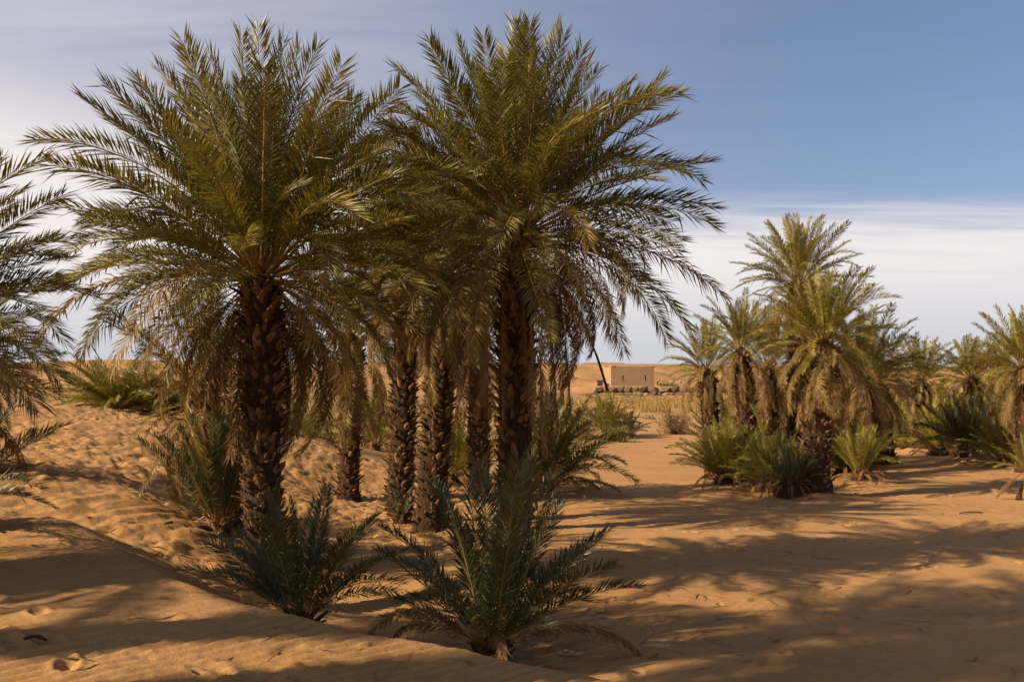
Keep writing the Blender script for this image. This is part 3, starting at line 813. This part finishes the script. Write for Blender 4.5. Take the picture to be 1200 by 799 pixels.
palm('left edge palm whose fronds reach in from outside the picture', (-190, 8.0), (-135, 385, 8.0), .2, .2, 200, 1.7, 'hi', 66, 20, 47, joined=True,
     tips=[(53, 184, 2), (30, 228, 2), (86, 240, 2), (96, 278, 2), (86, 306, 2), (60, 345, 2), (70, 400, 3), (80, 440, 3), (20, 460, 3), (50, 300, 2), (50, 470, 3)], group='tall date palms of the front group')
# palm just outside the frame on the left: its shade lies on the near dune in the photograph
palm('date palm standing outside the left edge that shades the near dune', (-884, 6.2), (-884, 54, 6.2), .24, .24, 100, 2.1, 'mid', 40, 16, 53, joined=True, group='date palms outside the left edge')

palm('tall date palm standing well outside the left edge, shading the hollow', (-2131, 4.0), (-2131, -1464, 4.0), .24, .22, 90, 2.7, 'mid', 44, 8, 601, joined=True, group='date palms outside the left edge')
palm('second tall date palm outside the left edge, closer to the near dune', (-1518, 3.8), (-1518, -1505, 3.8), .24, .22, 90, 2.7, 'mid', 44, 8, 605, joined=True, group='date palms outside the left edge')

palm('very tall date palm outside the left edge, its crown high above the hollow', (-2900, 3.0), (-2900, -2650, 3.0), .24, .22, 90, 2.8, 'mid', 46, 8, 607, joined=True, group='date palms outside the left edge')

# ---- ground-level offshoots near
clump('large spreading young palm at bottom centre, upright blue-green fronds before the tallest trunk', (576, 8.75), 1.95, 'hi', 24, 61,
      tips=[(452, 620, 1), (458, 702, 2), (518, 565, 0), (542, 560, 0), (575, 548, 0), (600, 540, 0), (622, 535, 0), (636, 560, 0), (658, 588, 1), (706, 625, 1), (713, 664, 1), (683, 702, 2), (655, 738, 2), (480, 660, 1), (610, 580, 0), (670, 640, 1)], core=.14, n_dead=4, rfac=.72)
clump('young palm with stiff blue-green fronds at the foot of the big left palm', (352, 8.95), 1.6, 'hi', 20, 67,
      tips=[(243, 630, 1), (268, 628, 0), (332, 580, 0), (388, 572, 0), (424, 620, 1), (467, 684, 2), (455, 655, 1), (360, 590, 0), (300, 640, 0), (310, 600, 0)], core=.12, rfac=.75)
clump('shaded dark young palm left of the big left palm trunk', (256, 12.6), 1.5, 'hi', 46, 71, el=(88, 48),
      tips=[(202, 562, 1), (214, 515, 0), (207, 590, 1), (225, 490, 0), (228, 620, 1), (238, 500, 0), (250, 490, 0), (262, 520, 0), (216, 540, 0)], core=.14)
palm('low dark palm at the left edge under the reaching fronds, leaves down to the sand', (-70, 13.5), (-75, 440, 13.5), .2, .2, 120, 1.75, 'hi', 60, 20, 611, joined=True, tips=[(35, 420, 1), (45, 450, 2), (40, 480, 2), (20, 400, 1), (62, 470, 2), (10, 380, 0), (66, 440, 1)], group='low palms at the left edge')
clump('dark low young palm cut off by the left edge with flat reaching fronds', (-60, 9.6), 1.15, 'hi', 14, 73, tips=[(62, 597, 2), (48, 545, 1), (78, 498, 1), (30, 580, 1), (60, 570, 2), (45, 505, 1)], zoff=.15)
clump('small green tuft of fronds at the foot of the slim dark trunk', (470, 17.0), .65, 'mid', 12, 79, core=.08)
clump('broad low clump of green and brown fronds behind the sand crest at left', (142, 26), 1.9, 'mid', 84, 83, zoff=-.1, style='bright', el=(50, 2), core=.25, n_dead=10, stool=False)
clump('second low frond clump behind the sand crest, nearer the big left palm', (200, 26), 1.7, 'mid', 70, 89, zoff=-.1, style='green', el=(50, 2), core=.25, n_dead=8, stool=False)
clump('green clump of fronds between the dark trunks behind the slim palm', (440, 30), 2.3, 'mid', 30, 97, style='bright', el=(78, 10), n_dead=10)
clump('green young palm behind the dark trunks at the foot of the leaning palm', (535, 24), 2.2, 'mid', 34, 101, style='bright', el=(82, 5), n_dead=6)
clump('arching young palm right behind the tallest trunk with fronds touching the sand', (640, 23.5), 2.3, 'mid', 40, 103, style='green', el=(84, 0), tips=[(695, 590, 2), (690, 470, 1), (665, 545, 2), (620, 420, 0), (648, 430, 0), (685, 505, 2), (693, 545, 2)], n_dead=8, bendlo=1)
clump('low clump of pale fronds and dead leaves behind the left bank of sand', (355, 27), 1.6, 'mid', 26, 107, style='bright', el=(70, 5), n_dead=12, stool=False)

# ---- right group
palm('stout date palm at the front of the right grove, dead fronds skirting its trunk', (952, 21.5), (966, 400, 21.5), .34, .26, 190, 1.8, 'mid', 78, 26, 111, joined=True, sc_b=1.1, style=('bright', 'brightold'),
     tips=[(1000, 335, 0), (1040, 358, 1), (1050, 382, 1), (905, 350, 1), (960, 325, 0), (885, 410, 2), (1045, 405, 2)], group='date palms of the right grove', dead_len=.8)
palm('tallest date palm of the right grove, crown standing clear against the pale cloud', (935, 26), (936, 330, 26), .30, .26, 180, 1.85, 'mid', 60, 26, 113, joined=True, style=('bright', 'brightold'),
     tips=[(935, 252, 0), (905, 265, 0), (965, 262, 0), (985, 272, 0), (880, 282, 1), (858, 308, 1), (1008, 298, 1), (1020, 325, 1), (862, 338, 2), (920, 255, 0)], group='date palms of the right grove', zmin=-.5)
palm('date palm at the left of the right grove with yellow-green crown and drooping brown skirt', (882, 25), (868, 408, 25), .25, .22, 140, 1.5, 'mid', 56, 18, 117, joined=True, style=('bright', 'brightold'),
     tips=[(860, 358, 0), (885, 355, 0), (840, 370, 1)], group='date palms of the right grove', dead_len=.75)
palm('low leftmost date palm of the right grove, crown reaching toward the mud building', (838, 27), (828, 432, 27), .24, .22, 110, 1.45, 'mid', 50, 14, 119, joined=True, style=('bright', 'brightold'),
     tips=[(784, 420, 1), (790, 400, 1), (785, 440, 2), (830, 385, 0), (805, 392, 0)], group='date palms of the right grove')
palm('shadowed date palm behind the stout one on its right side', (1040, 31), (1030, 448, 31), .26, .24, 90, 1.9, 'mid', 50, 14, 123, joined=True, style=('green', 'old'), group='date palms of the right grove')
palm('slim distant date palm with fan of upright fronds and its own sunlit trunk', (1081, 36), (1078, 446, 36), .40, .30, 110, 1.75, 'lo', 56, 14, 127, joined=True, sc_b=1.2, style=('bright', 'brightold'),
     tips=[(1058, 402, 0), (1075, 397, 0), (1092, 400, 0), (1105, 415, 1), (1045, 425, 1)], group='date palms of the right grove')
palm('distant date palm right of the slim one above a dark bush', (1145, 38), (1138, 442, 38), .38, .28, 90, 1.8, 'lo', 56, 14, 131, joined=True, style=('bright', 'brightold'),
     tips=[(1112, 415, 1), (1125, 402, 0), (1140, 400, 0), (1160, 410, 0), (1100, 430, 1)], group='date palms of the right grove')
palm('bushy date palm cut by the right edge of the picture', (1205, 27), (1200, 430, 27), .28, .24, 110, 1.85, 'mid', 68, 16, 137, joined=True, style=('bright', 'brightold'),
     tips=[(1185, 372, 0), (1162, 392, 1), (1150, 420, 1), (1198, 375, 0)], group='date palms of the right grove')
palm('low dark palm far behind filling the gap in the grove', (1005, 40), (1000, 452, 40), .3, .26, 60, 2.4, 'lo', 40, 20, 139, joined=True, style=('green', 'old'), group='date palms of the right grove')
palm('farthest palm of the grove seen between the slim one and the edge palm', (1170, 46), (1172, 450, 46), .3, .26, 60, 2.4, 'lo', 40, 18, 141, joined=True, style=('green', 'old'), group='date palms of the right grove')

G2 = 'young palms around the right grove'
clump('bushy green young palm left of the grove, low and broad on the sand', (850, 24.0), 1.4, 'mid', 80, 151, style='bright', el=(84, 12), n_dead=10, group=G2, core=.22)
clump('young palm in front of the grove whose fronds lean out left over the sand', (903, 23.0), 1.3, 'mid', 60, 157, style='green', el=(80, 6), tips=[(862, 545, 2), (880, 478, 1), (903, 590, 3), (876, 520, 2), (870, 500, 1)], n_dead=12, group=G2, core=.2)
clump('dark shaggy offshoots crowding the foot of the stout palm', (926, 21.3), .9, 'mid', 60, 163, style='young', el=(80, 0), n_dead=16, group=G2, core=.3)
clump('little free-standing palm with pale dead fronds splayed on the sand', (1008, 24.5), 1.35, 'mid', 30, 167, style='bright', el=(86, 40), n_dead=14, group=G2, core=.18, dead_len=.62)
clump('large dark green bush of fronds below the distant palms', (1132, 31), 1.9, 'mid', 60, 173, style='young', el=(80, 3), n_dead=6, group=G2, core=.3)
clump('dark frond bush behind the little free-standing palm', (1062, 38), 1.7, 'lo', 34, 179, style='green', el=(80, 3), n_dead=6, group=G2, core=.2)
clump('green bush of fronds near the right edge beside the dark bush', (1178, 29), 1.6, 'mid', 44, 181, style='bright', el=(78, 3), n_dead=6, group=G2, core=.25)
ep = clump('bright green young palm on a slanting stem at the right edge', (1206, 21.0), 1.0, 'mid', 26, 191, style='bright', el=(84, 0), n_dead=4, group=G2, core=.15, zoff=.45, stool=False)
x0 = ep.location
stalk(ep, (x0.x + .05, x0.y, x0.z + .1), (x0.x - .28, x0.y - .1, x0.z - .47), .07, .06, 'stem', 'bark', .2)
clump('backdrop of green fronds behind the left palms of the grove', (900, 32), 2.2, 'mid', 40, 193, style='green', el=(80, 3), n_dead=8, group=G2, core=.25)
clump('green frond clump behind the tallest grove palm on its right', (985, 30), 2.0, 'mid', 40, 197, style='green', el=(80, 3), n_dead=8, group=G2, core=.25)

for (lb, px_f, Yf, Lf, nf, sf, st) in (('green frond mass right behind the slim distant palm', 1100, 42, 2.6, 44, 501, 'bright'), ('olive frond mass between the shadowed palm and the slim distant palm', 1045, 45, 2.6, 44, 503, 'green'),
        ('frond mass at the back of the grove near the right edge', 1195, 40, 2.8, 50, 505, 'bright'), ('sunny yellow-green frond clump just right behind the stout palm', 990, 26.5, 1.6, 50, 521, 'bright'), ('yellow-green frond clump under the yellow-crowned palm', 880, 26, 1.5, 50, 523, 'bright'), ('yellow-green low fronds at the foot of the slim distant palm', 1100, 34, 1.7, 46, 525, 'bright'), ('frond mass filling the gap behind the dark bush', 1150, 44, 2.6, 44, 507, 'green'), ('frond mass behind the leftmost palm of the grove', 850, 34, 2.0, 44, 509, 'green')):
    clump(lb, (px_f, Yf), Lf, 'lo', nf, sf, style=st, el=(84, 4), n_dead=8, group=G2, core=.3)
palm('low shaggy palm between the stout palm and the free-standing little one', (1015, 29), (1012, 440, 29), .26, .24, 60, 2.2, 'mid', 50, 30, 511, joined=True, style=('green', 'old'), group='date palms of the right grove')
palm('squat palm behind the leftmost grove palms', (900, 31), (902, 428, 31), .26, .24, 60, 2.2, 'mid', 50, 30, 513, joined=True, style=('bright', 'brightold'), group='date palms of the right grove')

# ---- middle distance
G3 = 'small plants on the way to the mud building'
clump('small bright palm tuft below the mud building where the hanging stalk points', (712, 52), 2.1, 'lo', 36, 211, style='bright', el=(86, 15), n_dead=4, group=G3, core=.3, thick=1.2)
clump('darker small palm tuft right of the bright one below the building', (736, 51), 1.3, 'lo', 34, 223, style='young', el=(84, 5), group=G3, core=.25, thick=1.2)

def shrub(label, px, Y, w, h, leaf, nstem, nleaf, seed, ls=.07, group=G3, cat='shrub'):
    x = (px - 600) / F * Y; z = ground_z(x, Y)
    root = empty('shrub', (x, Y, z)); tag(root, label, cat, group)
    rs = np.random.RandomState(seed)
    V = []; Q = []; L = []
    pts = []
    for k in range(nstem):
        a = rs.uniform(0, 2 * math.pi); e = rs.uniform(.25, 1.45)
        p = np.array([rs.uniform(-.1, .1) * w, rs.uniform(-.1, .1) * w, -.05]); d = np.array([math.cos(a) * math.cos(e), math.sin(a) * math.cos(e), math.sin(e)])
        n = 6; r = .012 * h + .004
        Lk = min(w * .5 / max(.2, math.cos(e)), h / max(.2, math.sin(e))) * rs.uniform(.7, 1.1)
        for i in range(n):
            q = p + d * Lk / n; d = d + rs.normal(0, .16, 3); d /= np.linalg.norm(d)
            rr = r * (1 - i / n) + .003
            o = len(V)
            for pp in (p, q):
                for j in range(3):
                    an = j * 2.094
                    V.append(pp + np.array([math.cos(an) * rr, math.sin(an) * rr, 0]))
            for j in range(3):
                Q.append([o + j, o + (j + 1) % 3, o + 3 + (j + 1) % 3, o + 3 + j])
            if i > 0: pts.append((p, q))
            p = q
    me = mesh_np('stems', np.array(V), [np.array(Q)])
    link('stems', me, root, ['twig'])
    V = []; Q = []
    for k in range(nleaf):
        p, q = pts[rs.randint(len(pts))]
        c = p + (q - p) * rs.rand() + rs.normal(0, .035 * w, 3); c[2] = abs(c[2])
        a = rs.normal(0, 1, 3); a /= np.linalg.norm(a); b = np.cross(a, rs.normal(0, 1, 3)); b /= np.linalg.norm(b)
        s = ls * rs.uniform(.6, 1.3); o = len(V)
        V += [c - a * s, c + b * s * .35, c + a * s, c - b * s * .35]; Q.append([o, o + 1, o + 2, o + 3])
    me = mesh_np('foliage', np.array(V), [np.array(Q)])
    o = link('foliage', me, root, [leaf]); o['kind'] = 'stuff'
    return root
shrub('twiggy half-dry shrub on the pale sand left of the right grove', 792, 54, 2.3, 1.45, 'shrub_dry', 90, 2600, 301, .06)
shrub('low green shrub in front of the dark palm tuft', 724, 48, 1.6, .75, 'grass', 90, 2200, 303, .06)
shrub('pinkish dry shrub at the right of the tallest trunk in the distance', 678, 50, 2.6, 1.1, 'shrub_dry', 90, 2200, 305, .06)
shrub('greenish shrub behind the pinkish dry one', 662, 60, 3.0, 1.3, 'shrub', 80, 2200, 307, .09)
shrub('small spiky green plant alone on the sand right of the tallest trunk', 690, 36, .5, .62, 'grass', 26, 200, 309, .05)
shrub('green shrub at the left of the twiggy one beside the grass', 700, 64, 2.2, 1.0, 'shrub', 70, 1600, 311, .09)
shrub('dark low shrub right of the mud building on the terrace', 783, 111, 3.6, 1.0, 'shrub', 80, 2600, 313, .16)

def blades(name, label, cat, regions, mat, seed, kind='stuff'):
    rs = np.random.RandomState(seed); V = []; T = []
    for (px0, px1, Y0, Y1, n, h, wd) in regions:
        Ys = rs.uniform(Y0, Y1, n); pxs = rs.uniform(px0, px1, n)
        xs = (pxs - 600) / F * Ys
        m = fbm(xs / 2.2, Ys / 2.2, seed, 2) > .47
        xs, Ys = xs[m], Ys[m]
        zs = terrain(xs, Ys, False)
        for x, y, z in zip(xs, Ys, zs):
            hh = h * rs.uniform(.5, 1.15); a = rs.uniform(0, math.pi)
            lx, ly = rs.normal(0, .22, 2) * hh
            dx, dy = math.cos(a) * wd, math.sin(a) * wd
            o = len(V)
            V += [(x - dx, y - dy, z - .03), (x + dx, y + dy, z - .03), (x + lx * .4 + dx * .7, y + ly * .4 + dy * .7, z + hh * .55), (x + lx * .4 - dx * .7, y + ly * .4 - dy * .7, z + hh * .55), (x + lx, y + ly, z + hh)]
            T += [(o, o + 1, o + 2), (o, o + 2, o + 3), (o + 3, o + 2, o + 4)]
    me = mesh_np(name, np.array(V), [np.array(T)])
    o = link(name, me, None, [mat]); tag(o, label, cat, kind=kind)
    return o
blades('dry_reeds', 'band of dry orange reeds and straw below the stone wall', 'reeds', [(745, 880, 76, 88, 5200, .62, .022), (600, 760, 78, 90, 2500, .5, .02), (800, 880, 90, 97, 1500, .8, .024), (560, 640, 60, 80, 1500, .8, .02)], 'reed', 401)
blades('green_grass', 'thin green and straw-coloured grass tufts on the sand near the small palm tufts', 'grass', [(650, 745, 49, 58, 1500, .26, .012), (650, 720, 60, 72, 1500, .5, .018), (420, 560, 34, 48, 2600, .5, .012), (330, 440, 30, 44, 2200, .5, .012)], 'grass', 403)

# ---- mud building, shed, wall, stones
def box_bm(bm, x0, x1, y0, y1, z0, z1, jit=0.0, rs=None, cut=1):
    res = bmesh.ops.create_cube(bm, size=1.0)
    vs = res['verts']
    for v in vs:
        v.co = Vector(((x0 + x1) / 2 + v.co.x * (x1 - x0), (y0 + y1) / 2 + v.co.y * (y1 - y0), (z0 + z1) / 2 + v.co.z * (z1 - z0)))
    return vs
def finish(bm, name, parent, mat, bevel=.03, seg=2):
    if bevel:
        bmesh.ops.bevel(bm, geom=list(bm.edges), offset=bevel, segments=seg, affect='EDGES', profile=.6)
    bmesh.ops.recalc_face_normals(bm, faces=bm.faces)
    me = bpy.data.meshes.new(name); bm.to_mesh(me); bm.free()
    return link(name, me, parent, [mat])
YB = 112.0
bc = unproj(741.5, 451.5, YB)
bld = empty('mud_building', bc); bld.rotation_euler = (0, 0, R(9))
tag(bld, 'flat-roofed square mud building with raised corners and two small slit windows on the rise', 'building')
Wd, Dp, Hh = 5.1, 3.6, 2.15
hw = Wd / 2
def wall_panel(name, ax, holes=()):
    """front wall with real window slits cut through: strips round the holes"""
    bm = bmesh.new()
    xs = [-hw] + [v for h in holes for v in (h[0], h[1])] + [hw]
    zs0, zs1 = (holes[0][2], holes[0][3]) if holes else (0.8, 1.2)
    t = .35
    cols = list(zip(xs, xs[1:]))
    for i, (a, b) in enumerate(cols):
        if i % 2 == 0:
            box_bm(bm, a, b, 0, t, -1.2, Hh)
        else:
            box_bm(bm, a, b, 0.002, t - .002, -1.2, zs0); box_bm(bm, a, b, 0.002, t - .002, zs1, Hh)
    return finish(bm, name, bld, 'mud', 0)
wall_panel('wall', 'x', holes=[(-1.22, -1.04, .62, 1.12), (1.42, 1.60, .62, 1.12)])
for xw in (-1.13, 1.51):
    bm = bmesh.new(); box_bm(bm, xw - .089, xw + .089, .16, .20, .625, 1.115); finish(bm, 'window', bld, 'dark', 0)  # dark sheet set in each slit, painted as interior shade
    bm = bmesh.new(); box_bm(bm, xw - .14, xw + .14, -.035, .03, .56, .615); finish(bm, 'window_sill', bld, 'mud', .01)
for (x0_, x1_, y0_, y1_) in ((-hw, -hw + .35, .352, Dp - .352), (hw - .35, hw, .352, Dp - .352), (-hw, hw, Dp - .35, Dp)):
    bm = bmesh.new(); box_bm(bm, x0_, x1_, y0_, y1_, -1.2, Hh - .02); finish(bm, 'wall', bld, 'mud', .02)
bm = bmesh.new(); box_bm(bm, -hw + .352, hw - .352, .352, Dp - .352, Hh - .55, Hh - .42); finish(bm, 'roof', bld, 'mud', 0)
for (xc, yc) in ((-hw + .2, .2), (hw - .2, .2), (-hw + .2, Dp - .2), (hw - .2, Dp - .2)):
    bm = bmesh.new()
    vs = box_bm(bm, xc - .26, xc + .26, yc - .26, yc + .26, Hh - .003, Hh + .22)
    for v in vs:
        if v.co.z > Hh + .1:
            v.co.x = xc + (v.co.x - xc) * .65; v.co.y = yc + (v.co.y - yc) * .65
    finish(bm, 'corner_finial', bld, 'mud', .04)
# parapet strips sagging between the corners
for (a, b, yy) in ((-hw + .46, hw - .46, .17), (-hw + .46, hw - .46, Dp - .17)):
    bm = bmesh.new(); n = 14
    rows = []
    for i in range(n + 1):
        t = i / n; x = a + (b - a) * t; sag = .13 * (2 * t - 1) ** 2 + .02 + rnd.uniform(-.008, .008)
        rows.append([bm.verts.new((x, yy - .15, Hh)), bm.verts.new((x, yy - .11, Hh + sag)), bm.verts.new((x, yy + .11, Hh + sag)), bm.verts.new((x, yy + .15, Hh))])
    for r0_, r1_ in zip(rows, rows[1:]):
        for j in range(3): bm.faces.new((r0_[j], r1_[j], r1_[j + 1], r0_[j + 1]))
    finish(bm, 'parapet', bld, 'mud', 0)

sh = empty('mud_shed', unproj(703, 451.5, 112)); tag(sh, 'tiny dark-doored mud shed left of the square mud building', 'shed')
bm = bmesh.new(); box_bm(bm, -.42, .42, 0, 1.0, -1, .55); finish(bm, 'wall', sh, 'mud', .05)
bm = bmesh.new(); box_bm(bm, -.26, .28, -.012, .03, -.6, .45); finish(bm, 'doorway', sh, 'dark', 0)  # solid dark panel on the wall, painted as the shade of a doorway
bm = bmesh.new(); box_bm(bm, -.5, .5, -.08, 1.08, .552, .62); finish(bm, 'roof', sh, 'twig', .03)

def stone_mesh(seed):
    rs = random.Random(seed)
    bm = bmesh.new(); bmesh.ops.create_icosphere(bm, subdivisions=1, radius=.5)
    for v in bm.verts:
        k = rs.uniform(.78, 1.15)
        v.co = Vector((max(-.42, min(.42, v.co.x * k)) , v.co.y * k, max(-.36, min(.36, v.co.z * k))))
    me = bpy.data.meshes.new('stone'); bm.to_mesh(me); bm.free(); me.materials.append(MAT['stone'])
    return me
STONES = [stone_mesh(k) for k in range(8)]
wl_ = empty('stone_wall', unproj(760, 463, 107)); tag(wl_, 'long low retaining wall of rough grey-brown boulders below the mud building', 'wall')
def put_stone(parent, x, y, z, sx, sy, sz):
    o = bpy.data.objects.new('stone', STONES[rnd.randrange(8)]); C.objects.link(o); o.parent = parent
    l = parent.location
    o.location = (x - l.x, y - l.y, z - l.z); o.scale = (sx, sy, sz); o.rotation_euler = (rnd.uniform(-.2, .2), rnd.uniform(-.2, .2), rnd.uniform(-.5, .5))
# backing so that the terrace behind the wall is solid earth
for row in range(2):
    px = 692 + row * 3
    while px < 870:
        Y = 107.0 + .25 * row
        w = rnd.uniform(.55, 1.35)
        x = (px + w * 5.1 - 600) / F * Y
        gz = EYE - (463.5 - HZ) / F * Y + .02 * 0
        put_stone(wl_, x, Y + rnd.uniform(-.15, .15), gz + .05 + row * .62, w * 1.3, 1.0, rnd.uniform(.85, 1.15))
        px += w * 8.6
tb = terrain(np.array([0.0]), np.array([107.0]), False)
def terrace():
    """earth terrace carried by the stone wall"""
    xs = np.linspace((640 - 600) / F * 108, (900 - 600) / F * 108, 70); ys = np.array([107.5, 107.7, 109, 112, 116, 122, 130, 138])
    X, Y = np.meshgrid(xs, ys)
    g = terrain(X, Y, False)
    top = EYE - (452.4 - HZ) / F * 110 + .12 * (fbm(X / 3, Y / 3, 5, 3) - .5)
    e = sstep(xs[0], xs[0] + 4, X) * sstep(xs[-1], xs[-1] - 5, X) * sstep(138, 124, Y)
    Z = (g - .15) * (1 - e) + np.maximum(top, g) * e
    Z[0] = g[0] - .4
    idx = np.arange(X.size).reshape(X.shape)
    q = np.stack([idx[:-1, :-1].ravel(), idx[:-1, 1:].ravel(), idx[1:, 1:].ravel(), idx[1:, :-1].ravel()], 1)
    o = link('terrace', mesh_np('terrace', np.stack([X.ravel(), Y.ravel(), Z.ravel()], 1), [q], smooth=True), None, ['sand'])
    tag(o, kind='structure')
terrace()
# loose stones on the slope below the wall
rub = []
for k, (px, Y, s) in enumerate(((690, 96, .9), (733, 99, .8), (758, 92, .7), (775, 95, .8), (708, 100, .7), (748, 101, 1.0), (790, 100, .6))):
    x = (px - 600) / F * Y; z = ground_z(x, Y)
    o = bpy.data.objects.new('boulder', STONES[k]); C.objects.link(o)
    o.location = (x, Y, z + .05); o.scale = (s * 1.3, s, s * .55)
    rub.append(o)
    tag(o, ['flat boulder lying lowest and farthest left on the slope below the stone wall', 'boulder on the slope above the bright palm tuft', 'flat stone half in the orange reeds', 'boulder at the upper edge of the reeds left of the grove', 'boulder close under the left part of the stone wall', 'widest boulder in the middle of the slope below the wall', "small boulder on the slope near the grove's leftmost palm"][k], 'boulder', 'loose boulders below the stone wall')
def pebbles():
    rs = np.random.RandomState(5); V = []; Tt = []
    base = np.array([v.co[:] for v in STONES[2].vertices]); tri = np.array([p.vertices[:] for p in STONES[2].polygons])
    xs = []; 
    for k in range(520):
        if k < 260: Y = rs.uniform(86, 106); px = rs.uniform(640, 880); s = rs.uniform(.12, .4)
        elif k < 400: Y = rs.uniform(40, 70); px = rs.uniform(600, 900); s = rs.uniform(.05, .15)
        else: Y = rs.uniform(8, 30); px = rs.uniform(640, 1200); s = rs.uniform(.01, .035)
        xs.append(((px - 600) / F * Y, Y, s))
    X = np.array([a[0] for a in xs]); Yv = np.array([a[1] for a in xs]); Z = terrain(X, Yv, True)
    for i, (x, y, s) in enumerate(xs):
        V.append(base * [s * 1.2, s, s * .6] + [x, y, Z[i]]); Tt.append(tri + i * len(base))
    o = link('pebbles', mesh_np('pebbles', np.concatenate(V), [np.concatenate(Tt)]), None, ['stone'])
    tag(o, 'scattered small stones and bits of debris over the sand', 'pebbles', kind='stuff')
pebbles()

def litter():
    rs = np.random.RandomState(9); V = []; Tt = []
    spots = [(-2.9, 11, 1.6, 170), (0.1, 10.5, 2.0, 200), (-1.6, 16.5, 2.0, 160), (-3.5, 13.4, 1.2, 80), (6.6, 21.3, 2.4, 260), (8.8, 24, 1.8, 120), (5.2, 24, 1.8, 120), (-3.4, 20.6, 1.6, 90), (5, 14, 6.5, 420), (-2, 6.6, 1.8, 34), (14, 29, 5, 160)]
    P_ = []
    for (cx_, cy_, sp, n) in spots:
        for k in range(n):
            P_.append((cx_ + rs.normal(0, sp * .6), cy_ + rs.normal(0, sp * .6)))
    P_ = np.array(P_ + [(a + rs.normal(0, .5), b + rs.normal(0, .5)) for a, b in ((-2.8, 10.8), (0.1, 11.6), (-.2, 8.9), (-2.1, 9.4), (6.6, 21.2), (8.7, 24.2), (-1.4, 16), (-2, 17.3)) for _ in range(90)]); Z = terrain(P_[:, 0], P_[:, 1], True)
    for (x, y), z in zip(P_, Z):
        a = rs.uniform(0, math.pi); L = rs.uniform(.05, .26); w = rs.uniform(.005, .014); o = len(V)
        dx, dy = math.cos(a) * L, math.sin(a) * L; ex, ey = -math.sin(a) * w, math.cos(a) * w; k = rs.uniform(.005, .03)
        V += [(x - dx, y - dy, z + .004), (x + ex, y + ey, z + k), (x - ex, y - ey, z + k + .004), (x + dx, y + dy, z + .006)]
        Tt += [(o, o + 2, o + 1), (o + 1, o + 2, o + 3)]
    o = link('leaf_litter', mesh_np('leaf_litter', np.array(V), [np.array(Tt)]), None, ['dead'])
    tag(o, 'dry fallen palm leaflets scattered on the sand under the palms', 'leaf litter', kind='stuff')
litter()
# low scrub dotted over the rising ground
rs_s = np.random.RandomState(77)
V = []; Q = []
for k in range(110):
    Yk = rs_s.uniform(62, 200); pxk = rs_s.uniform(560, 900) if k < 50 else rs_s.uniform(-50, 400)
    xk = (pxk - 600) / F * Yk; zk = ground_z(xk, Yk); w = rs_s.uniform(.2, .7) * (1 if Yk < 110 else 1.5)
    for j in range(110):
        d = rs_s.normal(0, 1, 3); d /= np.linalg.norm(d); d[2] = abs(d[2]); c = np.array([xk, Yk, zk]) + d * w * rs_s.uniform(.4, 1) * [1, 1, .6]
        a = rs_s.normal(0, 1, 3); a /= np.linalg.norm(a); b = np.cross(a, d); b /= np.linalg.norm(b) + 1e-6; q = .09; o = len(V)
        V += [c - a * q, c + b * q * .4, c + a * q, c - b * q * .4]; Q.append([o, o + 1, o + 2, o + 3])
o = link('scrub', mesh_np('scrub', np.array(V), [np.array(Q)]), None, ['shrub_dry']); tag(o, 'low dry scrub dotted over the rising ground and the far dunes', 'scrub', kind='stuff')

# fallen trunk piece in the distance and bark scraps near
Y = 53; x = (752 - 600) / F * Y
lg = empty('fallen_log', (x, Y, ground_z(x, Y))); tag(lg, 'dark fallen palm log lying across the sand beside the twiggy shrub', 'log')
l0 = lg.location
for (a, b, r) in (((-.75, 0, .16), (.7, .25, .14), .17), ((-.2, -.35, .1), (.8, -.5, .1), .10)):
    stalk(lg, (l0.x + a[0], l0.y + a[1], l0.z + a[2]), (l0.x + b[0], l0.y + b[1], l0.z + b[2]), r, 0.0, 'log', 'bark', .2)
def scrap(label, px, py, Yg, L, w, rz):
    Yv = Yg; x = (px - 600) / F * Yv; z = float(terrain(np.array([x]), np.array([Yv]))[0])
    bm = bmesh.new(); n = 7; rows = []
    for i in range(n + 1):
        t = i / n; ww = w * math.sin(math.pi * (.08 + .86 * t)) ** .7; zz = .010 + .022 * math.sin(math.pi * t) + rnd.uniform(-.002, .003)
        rows.append([bm.verts.new((L * (t - .5), -ww, zz - .008)), bm.verts.new((L * (t - .5), -ww * .3, zz + .008)), bm.verts.new((L * (t - .5), ww * .5, zz + .006)), bm.verts.new((L * (t - .5), ww, zz - .01)), bm.verts.new((L * (t - .5), 0, zz - .014))])
    for a, b in zip(rows, rows[1:]):
        for j in range(5): bm.faces.new((a[j], b[j], b[(j + 1) % 5], a[(j + 1) % 5]))
    bm.faces.new(rows[0]); bm.faces.new(rows[-1][::-1])
    bmesh.ops.recalc_face_normals(bm, faces=bm.faces)
    me = bpy.data.meshes.new('bark_scrap'); bm.to_mesh(me); bm.free()
    o = link('bark_scrap', me, None, ['bark']); o.location = (x, Yv, z); o.rotation_euler = (0, 0, rz)
    tag(o, label, 'bark')
scrap('dark curled scrap of palm bark lying on the near dune at left', 41, 711, 6.75, .17, .028, -.15)
scrap('small dark scrap of bark at the bottom left corner of the picture', 20, 798, 5.4, .10, .018, .1)
scrap('thin brown palm splinter on the shaded sand at right', 1138, 602, 18.5, .5, .03, .2)
